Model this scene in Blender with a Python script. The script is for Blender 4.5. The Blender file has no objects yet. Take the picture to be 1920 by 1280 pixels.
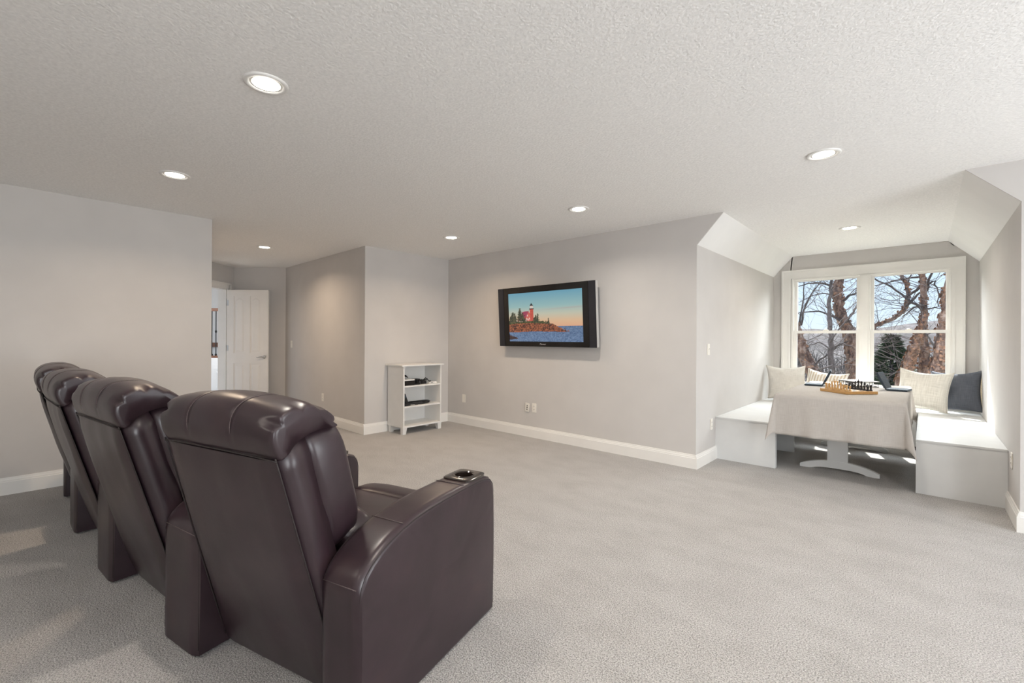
import bpy, bmesh, math, random
from mathutils import Vector, Matrix, noise as mnoise
import numpy as np

# ------------------------------------------------------------------ camera, world, sun, exposure
S = bpy.context.scene
COL = S.collection
F, YAW, CY, HC, ROLL = 850.4, math.radians(42.24), 635.1, 1.248, math.radians(0.3125)
FW = Vector((-math.sin(YAW), math.cos(YAW), 0))
R0 = Vector((math.cos(YAW), math.sin(YAW), 0))
UP = Vector((0, 0, 1))
RT = R0*math.cos(ROLL) + UP*math.sin(ROLL)
UU = UP*math.cos(ROLL) - R0*math.sin(ROLL)
cd = bpy.data.cameras.new('camera'); cam = bpy.data.objects.new('camera', cd); COL.objects.link(cam)
cd.sensor_width = 36; cd.lens = F/1920*36; cd.shift_y = -(640-CY)/1920; cd.clip_start = .05; cd.clip_end = 2000
cam.matrix_world = Matrix(((RT.x, UU.x, -FW.x, 0), (RT.y, UU.y, -FW.y, 0), (RT.z, UU.z, -FW.z, HC), (0, 0, 0, 1)))
S.camera = cam
S.view_settings.view_transform = 'Standard'; S.view_settings.look = 'None'
S.view_settings.exposure = .80; S.view_settings.gamma = 1; S.view_settings.use_curve_mapping = False
try:
    S.cycles.max_bounces = 10; S.cycles.diffuse_bounces = 7; S.cycles.transparent_max_bounces = 16
    S.cycles.sample_clamp_indirect = 6; S.cycles.caustics_reflective = False; S.cycles.caustics_refractive = False
except Exception:
    pass

W = bpy.data.worlds.new('sky'); S.world = W; W.use_nodes = True
wn = W.node_tree.nodes; wl = W.node_tree.links; wn.clear()
wtc = wn.new('ShaderNodeTexCoord'); wsp = wn.new('ShaderNodeSeparateXYZ'); wrm = wn.new('ShaderNodeValToRGB')
e_ = wrm.color_ramp.elements; e_[0].position = 0; e_[0].color = (.36, .35, .36, 1); e_[1].position = 1; e_[1].color = (.30, .48, .80, 1)
for p_, c_ in ((.498, (.40, .39, .40)), (.502, (.74, .84, .95)), (.56, (.64, .79, .97)), (.68, (.52, .69, .91))):
    q_ = e_.new(p_); q_.color = (*c_, 1)
wmr = wn.new('ShaderNodeMapRange'); wmr.inputs[1].default_value = -1; wmr.inputs[2].default_value = 1
wl.new(wtc.outputs['Generated'], wsp.inputs[0]); wl.new(wsp.outputs[2], wmr.inputs[0]); wl.new(wmr.outputs[0], wrm.inputs[0])
bgn = wn.new('ShaderNodeBackground'); bgn.inputs[1].default_value = .74
wo = wn.new('ShaderNodeOutputWorld'); wl.new(wrm.outputs[0], bgn.inputs[0]); wl.new(bgn.outputs[0], wo.inputs[0])

sd = bpy.data.lights.new('sun', 'SUN'); sun = bpy.data.objects.new('sun', sd); COL.objects.link(sun)
sd.energy = 10; sd.angle = math.radians(.53); sd.color = (1, .95, .88)
sun.rotation_euler = Vector((.28, -1, -.97)).to_track_quat('-Z', 'Y').to_euler()

def area(name, loc, aim, sx, sy, watts, color, spread=180):
    d = bpy.data.lights.new(name, 'AREA'); d.shape = 'RECTANGLE'; d.size = sx; d.size_y = sy
    d.energy = watts; d.color = color; d.spread = math.radians(spread)
    o = bpy.data.objects.new(name, d); COL.objects.link(o); o.location = loc
    o.rotation_euler = (Vector(aim)-Vector(loc)).to_track_quat('-Z', 'Z').to_euler()
    return o
# fill lamps added for brightness; the right-wall windows are assumed, none is seen
area('fill_lamp_right', (3.42, 2.75, 1.35), (-1.5, 2.5, 4.0), 2.6, 1.6, 72, (.95, .98, 1))  # added fill at an assumed window, tipped up to brighten the ceiling
area('fill_lamp_rear', (3.42, -1.2, 1.35), (-.5, -.4, 3.4), 2.2, 1.6, 78, (.95, .98, 1))  # second added fill, at an assumed window towards the back
area('fill_lamp_dormer', (-.58, 9.9, 3.45), (-.58, 5.0, .6), 5.5, 1.6, 480, (.95, .98, 1))  # added lamp outside the dormer window, stronger than the sky in view
area('fill_lamp_landing', (-10.6, 1.2, 2.3), (-11.4, 3.2, .9), 1.4, 1.4, 18, (1, .99, .97))  # added lamp brightening the landing; no window is built there
LAMP_W = 6.5
LAMP_COL = (1, .91, .80)

# ------------------------------------------------------------------ helpers
def lin(c):
    return tuple((x/255/12.92 if x/255 <= .04045 else ((x/255+.055)/1.055)**2.4) for x in c)

class NT:
    def __init__(self, name):
        self.m = bpy.data.materials.new(name); self.m.use_nodes = True
        self.t = self.m.node_tree; self.n = self.t.nodes; self.b = self.n['Principled BSDF']; self.o = self.n['Material Output']
    def add(self, t, **k):
        x = self.n.new(t)
        for a, v in k.items(): setattr(x, a, v)
        return x
    def link(self, a, b): self.t.links.new(a, b)
    def coords(self, scale=(1, 1, 1), kind='Object'):
        tc = self.add('ShaderNodeTexCoord'); mp = self.add('ShaderNodeMapping'); mp.inputs['Scale'].default_value = scale
        self.link(tc.outputs[kind], mp.inputs[0]); return mp.outputs[0]
    def noise(self, co, scale, detail=2, rough=.5):
        x = self.add('ShaderNodeTexNoise'); x.inputs['Scale'].default_value = scale; x.inputs['Detail'].default_value = detail
        x.inputs['Roughness'].default_value = rough; self.link(co, x.inputs['Vector']); return x.outputs[0]
    def ramp(self, fac, stops):
        r = self.add('ShaderNodeValToRGB'); e = r.color_ramp.elements
        while len(e) < len(stops): e.new(.5)
        for q, (p, c) in zip(e, stops): q.position = p; q.color = (*c, 1)
        self.link(fac, r.inputs[0]); return r.outputs[0]
    def bump(self, h, strength, dist, prev=None):
        b = self.add('ShaderNodeBump'); b.inputs['Strength'].default_value = strength; b.inputs['Distance'].default_value = dist
        self.link(h, b.inputs['Height'])
        if prev is not None: self.link(prev, b.inputs['Normal'])
        return b.outputs[0]

def mat(name, color, rough=.5, metal=0, var=.04, vscale=8, bump=None, spec=.5, coat=0, sheen=0, coords=(1, 1, 1)):
    """principled surface, its colour broken up by noise, optional fine relief (scale, strength, distance)"""
    k = NT(name); co = k.coords(coords)
    n = k.noise(co, vscale, 3)
    lo = tuple(max(0, c*(1-var*2)) for c in color); hi = tuple(min(1, c*(1+var*2)) for c in color)
    k.link(k.ramp(n, [(.3, lo), (.7, hi)]), k.b.inputs['Base Color'])
    k.b.inputs['Roughness'].default_value = rough; k.b.inputs['Metallic'].default_value = metal
    k.b.inputs['Specular IOR Level'].default_value = spec; k.b.inputs['Coat Weight'].default_value = coat
    k.b.inputs['Sheen Weight'].default_value = sheen
    if bump:
        k.link(k.bump(k.noise(co, bump[0], 3), bump[1], bump[2]), k.b.inputs['Normal'])
    return k.m

def emat(name, color, strength):
    k = NT(name); k.b.inputs['Base Color'].default_value = (*color, 1)
    k.b.inputs['Emission Color'].default_value = (*color, 1); k.b.inputs['Emission Strength'].default_value = strength
    return k.m

M = {}
M['wall'] = mat('wall_paint', (.585, .564, .546), .85, var=.012, vscale=3, bump=(220, .08, .001), spec=.25)
M['ceiling'] = mat('ceiling_texture', (.87, .865, .855), .9, var=.03, vscale=70, bump=(75, .55, .006), spec=.2)
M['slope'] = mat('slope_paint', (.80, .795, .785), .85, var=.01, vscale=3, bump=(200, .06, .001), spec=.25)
M['trim'] = mat('trim_paint', (.80, .785, .755), .4, var=.01, vscale=5, spec=.4)
M['bench'] = mat('bench_paint', (.70, .705, .70), .42, var=.015, vscale=5, bump=(60, .04, .001), spec=.4)
M['door'] = mat('door_paint', (.80, .77, .73), .4, var=.01, vscale=4, spec=.4)
M['hall'] = mat('landing_paint', (.82, .81, .79), .8, var=.01)
M['white'] = mat('white_lacquer', (.78, .77, .75), .35, var=.01, vscale=6)
M['plate'] = mat('cover_plate_plastic', (.80, .77, .71), .35, var=.01, vscale=20)
M['black'] = mat('black_plastic', (.012, .012, .013), .4, var=.05, vscale=40)
M['gloss'] = mat('gloss_black', (.008, .007, .007), .12, var=.02)
M['speaker'] = mat('speaker_cloth', (.014, .014, .02), .6, var=.12, vscale=300, bump=(500, .3, .001))
M['silver'] = mat('silver_edge', (.72, .72, .72), .3, metal=.6, var=.02)
M['chrome'] = mat('satin_nickel', (.55, .53, .50), .28, metal=1, var=.03)
M['iron'] = mat('black_iron', (.012, .011, .011), .45, metal=.3, var=.06)
M['railwood'] = mat('brown_rail_wood', (.20, .085, .045), .4, var=.15, vscale=30, coords=(1, 8, 8))
M['bamboo'] = mat('bamboo', (.55, .31, .11), .38, var=.14, vscale=30, coords=(2, 30, 30))
M['boxwood'] = mat('pale_boxwood', (.62, .38, .15), .35, var=.08, vscale=60)
M['ebony'] = mat('dark_ebonised_wood', (.012, .010, .012), .35, var=.1, vscale=60)
M['sq_light'] = mat('pale_veneer', (.72, .56, .34), .4, var=.06, vscale=60)
M['sq_dark'] = mat('dark_veneer', (.17, .09, .045), .4, var=.08, vscale=60)
M['slate_plastic'] = mat('slate_blue_plastic', (.060, .078, .098), .6, var=.06, vscale=30, spec=.2)
M['cup'] = mat('cup_plastic', (.022, .015, .012), .16, var=.05, coat=.4)
M['cable'] = mat('black_rubber', (.010, .010, .011), .5, var=.05)
M['fringe'] = mat('cream_fringe', (.68, .60, .46), .9, var=.08, vscale=80)

def leather():
    k = NT('brown_leather'); co = k.coords()
    blot = k.noise(co, 5, 4, .6)
    k.link(k.ramp(blot, [(.25, (.018, .0100, .0125)), (.55, (.029, .0160, .0205)), (.8, (.043, .0235, .025))]), k.b.inputs['Base Color'])
    rr = k.add('ShaderNodeMapRange'); k.link(k.noise(co, 9, 3), rr.inputs[0]); rr.inputs[3].default_value = .29; rr.inputs[4].default_value = .37
    k.link(rr.outputs[0], k.b.inputs['Roughness'])
    b1 = k.bump(k.noise(co, 70, 1), .05, .002)
    b2 = k.bump(k.noise(co, 6, 1), .12, .012, b1)
    k.link(b2, k.b.inputs['Normal']); k.b.inputs['Specular IOR Level'].default_value = .55
    return k.m
M['leather'] = leather()
M['seam'] = mat('dark_thread', (.016, .010, .010), .6, var=.1, vscale=200)
M['thread'] = mat('grey_stitching', (.085, .062, .062), .7, var=.2, vscale=300)

def carpet():
    k = NT('beige_carpet'); co = k.coords()
    tuft = k.noise(co, 170, 2, .6)
    co2 = k.coords((1.0, 1.6, 1))
    streak = k.noise(co2, 3.4, 5, .62)
    c1 = k.ramp(tuft, [(.36, (.24, .227, .217)), (.5, (.45, .432, .417)), (.64, (.63, .61, .592))])
    c2 = k.ramp(streak, [(.35, (.91, .905, .90)), (.60, (1.02, 1.02, 1.02))])
    mx = k.add('ShaderNodeMix', data_type='RGBA', blend_type='MULTIPLY'); mx.inputs[0].default_value = 1
    k.link(c1, mx.inputs[6]); k.link(c2, mx.inputs[7]); k.link(mx.outputs[2], k.b.inputs['Base Color'])
    k.b.inputs['Roughness'].default_value = 1; k.b.inputs['Specular IOR Level'].default_value = .1; k.b.inputs['Sheen Weight'].default_value = .22
    b = k.bump(tuft, .8, .012); b = k.bump(k.noise(co, 60, 2), .4, .012, b); k.link(b, k.b.inputs['Normal'])
    return k.m
M['carpet'] = carpet()

def woven(name, a, b, su, sv, bump=.3, trans=0, kind='UV'):
    k = NT(name); co = k.coords((1, 1, 1), kind)
    w1 = k.add('ShaderNodeTexNoise'); w1.inputs['Scale'].default_value = 1; w1.inputs['Detail'].default_value = 2
    m1 = k.add('ShaderNodeMapping'); m1.inputs['Scale'].default_value = (su, sv*.04, 1); k.link(co, m1.inputs[0]); k.link(m1.outputs[0], w1.inputs['Vector'])
    w2 = k.add('ShaderNodeTexNoise'); w2.inputs['Scale'].default_value = 1; w2.inputs['Detail'].default_value = 2
    m2 = k.add('ShaderNodeMapping'); m2.inputs['Scale'].default_value = (su*.04, sv, 1); k.link(co, m2.inputs[0]); k.link(m2.outputs[0], w2.inputs['Vector'])
    ad = k.add('ShaderNodeMath', operation='ADD'); k.link(w1.outputs[0], ad.inputs[0]); k.link(w2.outputs[0], ad.inputs[1])
    hf = k.add('ShaderNodeMath', operation='MULTIPLY'); hf.inputs[1].default_value = .5; k.link(ad.outputs[0], hf.inputs[0])
    k.link(k.ramp(hf.outputs[0], [(.36, a), (.62, b)]), k.b.inputs['Base Color'])
    k.b.inputs['Roughness'].default_value = .95; k.b.inputs['Specular IOR Level'].default_value = .15
    k.link(k.bump(hf.outputs[0], bump, .003), k.b.inputs['Normal'])
    if trans:
        tr = k.add('ShaderNodeBsdfTranslucent'); tr.inputs[0].default_value = (*b, 1)
        ms = k.add('ShaderNodeMixShader'); ms.inputs[0].default_value = trans
        k.link(k.b.outputs[0], ms.inputs[1]); k.link(tr.outputs[0], ms.inputs[2]); k.link(ms.outputs[0], k.o.inputs[0])
    return k.m
M['cloth'] = woven('beige_linen_cloth', (.57, .535, .50), (.74, .705, .67), 300, 300, .35, .42)
M['linen_pillow'] = woven('pale_linen', (.56, .535, .49), (.70, .675, .63), 160, 160, .4)
M['knit_pillow'] = woven('cream_knit', (.60, .575, .52), (.80, .775, .72), 55, 75, 1.0)
M['slate_pillow'] = woven('slate_cotton', (.085, .092, .112), (.125, .135, .16), 120, 120, .3)
def striped():
    k = NT('striped_cotton'); co = k.coords((1, 1, 1), 'UV')
    w = k.add('ShaderNodeTexWave'); w.inputs['Scale'].default_value = 4.2; w.inputs['Distortion'].default_value = .3; k.link(co, w.inputs['Vector'])
    k.link(k.ramp(w.outputs[0], [(.45, (.78, .76, .72)), (.6, (.55, .47, .37))]), k.b.inputs['Base Color'])
    k.b.inputs['Roughness'].default_value = .95
    k.link(k.bump(k.noise(co, 150, 2), .3, .003), k.b.inputs['Normal']); return k.m
M['striped_pillow'] = striped()

def glass():
    k = NT('window_glass'); t = k.add('ShaderNodeBsdfTransparent'); t.inputs[0].default_value = (.96, .98, .98, 1)
    g = k.add('ShaderNodeBsdfGlossy'); g.inputs['Roughness'].default_value = .02
    f = k.add('ShaderNodeFresnel'); f.inputs[0].default_value = 1.14
    ms = k.add('ShaderNodeMixShader'); k.link(f.outputs[0], ms.inputs[0]); k.link(t.outputs[0], ms.inputs[1]); k.link(g.outputs[0], ms.inputs[2])
    k.link(ms.outputs[0], k.o.inputs[0]); return k.m
M['glass'] = glass()

def screenmat():
    k = NT('lit_screen'); a = k.add('ShaderNodeVertexColor'); a.layer_name = 'picture'
    k.b.inputs['Base Color'].default_value = (.01, .01, .01, 1); k.b.inputs['Roughness'].default_value = .3
    k.link(a.outputs[0], k.b.inputs['Emission Color']); k.b.inputs['Emission Strength'].default_value = .50
    return k.m
M['screen'] = screenmat()
M['lampglow'] = emat('lamp_lens', (1, .95, .86), 9)
def bark():
    k = NT('peeling_bark'); co = k.coords((6, 6, 3))
    k.link(k.ramp(k.noise(co, 2.2, 4, .65), [(.3, (.05, .033, .03)), (.45, (.14, .085, .068)), (.58, (.29, .19, .15)), (.75, (.48, .41, .37))]), k.b.inputs['Base Color'])
    k.b.inputs['Roughness'].default_value = .9; k.link(k.bump(k.noise(co, 6, 4), .8, .03), k.b.inputs['Normal']); return k.m
M['bark'] = bark()
M['peel'] = mat('bark_curls', (.27, .15, .10), .85, var=.3, vscale=14)
M['darkbark'] = mat('dark_bark', (.075, .062, .062), .9, var=.2, vscale=20, bump=(40, .5, .01))
M['twig'] = mat('twig_bark', (.13, .105, .105), .9, var=.25, vscale=12)
M['woods'] = mat('bare_woodland', (.10, .085, .088), .95, var=.3, vscale=.35)
M['hill'] = mat('wooded_hill', (.062, .055, .062), 1, var=.3, vscale=.5)
M['grass'] = mat('dormant_grass', (.30, .295, .21), 1, var=.2, vscale=.8)
M['needles'] = mat('spruce_needles', (.045, .075, .04), .8, var=.35, vscale=6)

class MB:
    """collects shapes into one bmesh, build() links it as ONE mesh object"""
    def __init__(self): self.b = bmesh.new()
    def box(self, x0, x1, y0, y1, z0, z1):
        vs = [self.b.verts.new((x, y, z)) for x in (x0, x1) for y in (y0, y1) for z in (z0, z1)]
        for f in ((0, 1, 3, 2), (4, 6, 7, 5), (0, 4, 5, 1), (2, 3, 7, 6), (0, 2, 6, 4), (1, 5, 7, 3)): self.b.faces.new([vs[i] for i in f])
        return self
    def hexa(self, p):
        vs = [self.b.verts.new(q) for q in p]
        for f in ((0, 3, 2, 1), (4, 5, 6, 7), (0, 1, 5, 4), (1, 2, 6, 5), (2, 3, 7, 6), (3, 0, 4, 7)): self.b.faces.new([vs[i] for i in f])
        return self
    def prism(self, pts, vec):
        a = [self.b.verts.new(p) for p in pts]; v = Vector(vec); c = [self.b.verts.new(Vector(p)+v) for p in pts]
        self.b.faces.new(a[::-1]); self.b.faces.new(c); n = len(a)
        for i in range(n): self.b.faces.new([a[i], a[(i+1) % n], c[(i+1) % n], c[i]])
        return self
    def rings(self, rings, closed=True, cap=True):
        R = [[self.b.verts.new(p) for p in r] for r in rings]; n = len(R[0])
        for i in range(len(R)-1):
            for j in range(n if closed else n-1):
                k = (j+1) % n; self.b.faces.new([R[i][j], R[i][k], R[i+1][k], R[i+1][j]])
        if cap and closed:
            self.b.faces.new(R[0][::-1]); self.b.faces.new(R[-1])
        return self
    def lathe(self, prof, n=16, c=(0, 0, 0), cap=True):
        return self.rings([[(c[0]+r*math.cos(2*math.pi*j/n), c[1]+r*math.sin(2*math.pi*j/n), c[2]+z) for j in range(n)] for r, z in prof], True, cap)
    def tube(self, pts, r, n=8, cap=True, closed=False):
        P = [Vector(p) for p in pts]; rr = r if isinstance(r, (list, tuple)) else [r]*len(P); out = []; nrm = None
        m = len(P)
        for i, p in enumerate(P):
            t = (P[(i+1) % m]-P[i-1]) if closed else (P[min(i+1, m-1)]-P[max(i-1, 0)])
            t.normalize()
            if nrm is None:
                nrm = t.orthogonal().normalized()
            else:
                nrm = (nrm-t*nrm.dot(t)); nrm = nrm.normalized() if nrm.length > 1e-6 else t.orthogonal().normalized()
            bb = t.cross(nrm)
            out.append([p+(nrm*math.cos(2*math.pi*j/n)+bb*math.sin(2*math.pi*j/n))*rr[i] for j in range(n)])
        if closed: out.append(out[0]); cap = False
        return self.rings(out, True, cap)
    def sellip(self, c, h, e1=.4, e2=.4, nu=28, nv=16, mtx=None):
        def sg(x, e): return math.copysign(abs(x)**e, x)
        rr = []
        for i in range(nv+1):
            v = -math.pi/2+math.pi*i/nv
            if i == 0: v += .02
            if i == nv: v -= .02
            ring = []
            for j in range(nu):
                u = 2*math.pi*j/nu
                p = Vector((h[0]*sg(math.cos(v), e1)*sg(math.cos(u), e2), h[1]*sg(math.cos(v), e1)*sg(math.sin(u), e2), h[2]*sg(math.sin(v), e1)))
                if mtx: p = mtx @ p
                ring.append(p+Vector(c))
            rr.append(ring)
        return self.rings(rr)
    def xf(self, mtx):
        bmesh.ops.transform(self.b, matrix=mtx, verts=self.b.verts); return self
    def bevel(self, w, seg=2):
        bmesh.ops.bevel(self.b, geom=list(self.b.edges), offset=w, segments=seg, affect='EDGES', clamp_overlap=True); return self
    def build(self, name, material, parent=None, smooth=False, loc=None):
        bmesh.ops.remove_doubles(self.b, verts=self.b.verts, dist=1e-6)
        bmesh.ops.recalc_face_normals(self.b, faces=self.b.faces)
        me = bpy.data.meshes.new(name); self.b.to_mesh(me); self.b.free()
        for p in me.polygons: p.use_smooth = bool(smooth)
        if smooth and smooth != True:
            try: me.set_sharp_from_angle(angle=math.radians(smooth))
            except Exception: pass
        me.materials.append(M[material] if isinstance(material, str) else material)
        o = bpy.data.objects.new(name, me); COL.objects.link(o)
        if parent: o.parent = parent
        if loc: o.location = loc
        return o

def struct(o): o['kind'] = 'structure'; return o
def stuff(o): o['kind'] = 'stuff'; return o
def tag(o, label, cat, group=None):
    o['label'] = label; o['category'] = cat
    if group: o['group'] = group
    return o
def thing(name, label, cat, loc=(0, 0, 0), rz=0, group=None):
    o = bpy.data.objects.new(name, None); COL.objects.link(o); o.empty_display_size = .1
    o.location = loc; o.rotation_euler = (0, 0, rz); return tag(o, label, cat, group)
def frame(name, loc=(0, 0, 0), rz=0):
    o = bpy.data.objects.new(name, None); COL.objects.link(o); o.empty_display_size = .1
    o.location = loc; o.rotation_euler = (0, 0, rz); return struct(o)
def cut(o, cutter):
    """boolean hole, applied at once"""
    me = bpy.data.meshes.new('c'); bmesh.ops.recalc_face_normals(cutter.b, faces=cutter.b.faces); cutter.b.to_mesh(me); cutter.b.free()
    c = bpy.data.objects.new('c', me); COL.objects.link(c)
    if o.parent: c.parent = o.parent
    m = o.modifiers.new('b', 'BOOLEAN'); m.operation = 'DIFFERENCE'; m.object = c; m.solver = 'EXACT'
    dg = bpy.context.evaluated_depsgraph_get(); n = bpy.data.meshes.new_from_object(o.evaluated_get(dg), depsgraph=dg)
    o.modifiers.clear(); old = o.data; o.data = n; n.name = old.name; bpy.data.objects.remove(c); bpy.data.meshes.remove(me); bpy.data.meshes.remove(old)
def dup(root, loc=None, rz=None):
    r = root.copy(); COL.objects.link(r)
    if loc is not None: r.location = loc
    if rz is not None: r.rotation_euler = (0, 0, rz)
    for ch in list(root.children):
        c = ch.copy(); COL.objects.link(c); c.parent = r
        for g in list(ch.children):
            d = g.copy(); COL.objects.link(d); d.parent = c
    return r

# ------------------------------------------------------------------ room shell
H = 2.44
X0, Y1, YW = -5.345, 4.444, 7.4725           # left wall, screen wall, dormer window wall
DL, DR = -1.627, .471                        # dormer side walls
SL, SR, ZB = -1.386, .208, 2.168             # where the dormer slopes meet the ceiling / the walls
XR, YB = 3.25, -3.2                          # unseen right and back walls
HL = (X0, 3.057); HM = (-8.076, 3.136); HN = (-8.733, 2.542)      # hall alcove corners
DD = Vector((.6873, -.7264, 0)); DN = Vector((HN[0], HN[1], 0))   # hall door wall direction and start
T = .12

def wallprism(name, pts, vec, material='wall'):
    return struct(MB().prism(pts, vec).build(name, material))
wallprism('floor', [(-8.9, -3.3, 0), (3.4, -3.3, 0), (3.4, 7.6, 0), (-8.9, 7.6, 0)], (0, 0, -.1), 'carpet')
wallprism('ceiling', [(-8.9, -3.3, H), (3.4, -3.3, H), (3.4, Y1+T, H), (-8.9, Y1+T, H)], (0, 0, .1), 'ceiling')
wallprism('ceiling', [(SL, Y1, H-.0005), (SR, Y1, H-.0005), (SR, YW+T, H-.0005), (SL, YW+T, H-.0005)], (0, 0, .1), 'ceiling')
wallprism('wall_left', [(X0, YB, 0), (X0, 1.353, 0), (X0, 1.353, H), (X0, YB, H)], (-T, 0, 0))
wallprism('wall_alcove', [(X0, HL[1], 0), (X0, Y1+T, 0), (X0, Y1+T, H), (X0, HL[1], H)], (-T, 0, 0))
wallprism('wall_front', [(X0, Y1, 0), (DL, Y1, 0), (DL, Y1, ZB), (SL, Y1, H), (X0, Y1, H)], (0, .012, 0))
wallprism('wall_front_right', [(SR, Y1, H), (DR, Y1, ZB), (DR, Y1, 0), (XR, Y1, 0), (XR, Y1, H)], (0, .012, 0))
wallprism('wall_dormer_left', [(DL, Y1+.012, 0), (DL, YW+T, 0), (DL, YW+T, ZB), (DL, Y1+.012, ZB)], (-T, 0, 0))
wallprism('wall_dormer_right', [(DR, Y1+.012, 0), (DR, YW+T, 0), (DR, YW+T, ZB), (DR, Y1+.012, ZB)], (T, 0, 0))
wallprism('wall_slope_left', [(DL, Y1+.012, ZB), (SL, Y1+.012, H), (SL, YW+T, H), (DL, YW+T, ZB)], (-.08, 0, .09), 'slope')
wallprism('wall_slope_right', [(DR, Y1+.012, ZB), (SR, Y1+.012, H), (SR, YW+T, H), (DR, YW+T, ZB)], (.08, 0, .09), 'slope')
wallprism('wall_hall', [(HL[0]-.001, HL[1], 0), (HM[0], HM[1], 0), (HM[0], HM[1], H), (HL[0]-.001, HL[1], H)], (0, T, 0))
nb = Vector((-.671, .742, 0))*T
wallprism('wall_hall_corner', [(HM[0], HM[1], 0), (HN[0], HN[1], 0), (HN[0], HN[1], H), (HM[0], HM[1], H)], nb)
# hall door wall with its opening (s = distance along it from the corner)
def dw(s, z, off=0): p = DN+DD*s+Vector((-.7264, -.6873, 0))*off; return (p.x, p.y, z)
mbw = MB()
def dstrip(m, s0, s1, z0, z1, o0=0, o1=T): m.hexa([dw(s0, z0, o0), dw(s1, z0, o0), dw(s1, z0, o1), dw(s0, z0, o1), dw(s0, z1, o0), dw(s1, z1, o0), dw(s1, z1, o1), dw(s0, z1, o1)])
dstrip(mbw, 0, .20, 0, H); dstrip(mbw, .95, 1.25, 0, H); dstrip(mbw, .20, .95, 2.06, H)
struct(mbw.build('wall_hall_door', 'wall'))
e = dw(1.25, 0)
wallprism('wall_hall_near', [(e[0], e[1], 0), (X0-T, 1.353, 0), (X0-T, 1.353, H), (e[0], e[1], H)], (0, -T, 0))
wallprism('wall_left_end', [(X0-T, 1.352, 0), (X0-.0005, 1.352, 0), (X0-.0005, 1.352, H), (X0-T, 1.352, H)], (0, .003, 0))
# right and back walls, unseen; right openings assumed, added to admit the fill lamps
m = MB(); m.box(XR, XR+T, YB, -2.35, 0, H); m.box(XR, XR+T, -.05, 1.4, 0, H); m.box(XR, XR+T, -2.35, -.05, 0, .55); m.box(XR, XR+T, -2.35, -.05, 2.15, H); m.box(XR, XR+T, 4.1, Y1+T, 0, H); m.box(XR, XR+T, 1.4, 4.1, 0, .55); m.box(XR, XR+T, 1.4, 4.1, 2.15, H)
struct(m.build('wall_right', 'wall'))
m = MB(); m.box(X0, XR, YB-T, YB, 0, H)
struct(m.build('wall_back', 'wall'))
# dormer window wall with its opening
WX0, WX1, WZ0, WZ1 = -1.40, .258, .56, 2.13
m = MB(); m.prism([(DL, YW, 0), (WX0, YW, 0), (WX0, YW, H), (SL, YW, H), (DL, YW, ZB)], (0, T, 0))
m.prism([(DR, YW, 0), (WX1, YW, 0), (WX1, YW, ZB+.2), (SR, YW, H), (DR, YW, ZB)][::-1], (0, T, 0))
m.box(WX0, WX1, YW, YW+T, 0, WZ0); m.box(WX0, WX1, YW, YW+T, WZ1, H)
struct(m.build('wall_window', 'wall'))

# baseboards: flat board, stepped cap
def baseboard(name, a, b, n, h=.135, d=.016):
    a = Vector((*a, 0)); b = Vector((*b, 0)); n = Vector((*n, 0)).normalized()
    prof = [(0, 0), (d, 0), (d, h-.034), (d*.80, h-.030), (d*.80, h-.022), (d*.55, h-.012), (d*.45, h), (0, h)]
    return struct(MB().prism([a+n*o+UP*z for o, z in prof], b-a).build(name, 'trim'))
baseboard('baseboard_left', (X0, YB), (X0, 1.353), (1, 0))
baseboard('baseboard_alcove', (X0, HL[1]-.016), (X0, Y1), (1, 0))
baseboard('baseboard_front', (X0, Y1), (DL, Y1), (0, -1))
baseboard('baseboard_dormer_left', (DL, Y1-.016), (DL, 5.0), (1, 0))
baseboard('baseboard_dormer_right', (DR, Y1-.016), (DR, 5.0), (-1, 0))
baseboard('baseboard_front_right', (DR, Y1), (XR, Y1), (0, -1))
baseboard('baseboard_hall', (HL[0], HL[1]), HM, (-.03, -1))
baseboard('baseboard_hall_corner', HM, HN, (.671, -.742))

# ------------------------------------------------------------------ dormer window (two double-hung units)
win = frame('window_1')
def rectframe(m, x0, x1, z0, z1, w, y0, y1, wb=None, wt=None):
    wb = w if wb is None else wb; wt = w if wt is None else wt
    m.box(x0, x0+w, y0, y1, z0, z1); m.box(x1-w, x1, y0, y1, z0, z1); m.box(x0+w, x1-w, y0, y1, z0, z0+wb); m.box(x0+w, x1-w, y0, y1, z1-wt, z1)
m = MB()
cx0, cx1, cz0, cz1 = -1.52, .358, .52, 2.24
rectframe(m, cx0, cx1, cz0, cz1, .10, YW-.018, YW)
rectframe(m, cx0, cx1, cz0, cz1, .022, YW-.030, YW-.018)
rectframe(m, cx0+.085, cx1-.085, cz0+.085, cz1-.085, .03, YW-.024, YW-.018)
m.build('window_casing', 'trim', win)
m = MB(); rectframe(m, WX0, WX1, WZ0, WZ1, .028, YW-.01, YW+T)
m.box(-.626, -.516, YW-.02, YW+T, WZ0+.028, WZ1-.028)
m.box(-.605, -.537, YW-.028, YW-.02, WZ0+.028, WZ1-.028)
m.build('window_jamb', 'trim', win)
RZ = 1.365
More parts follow.
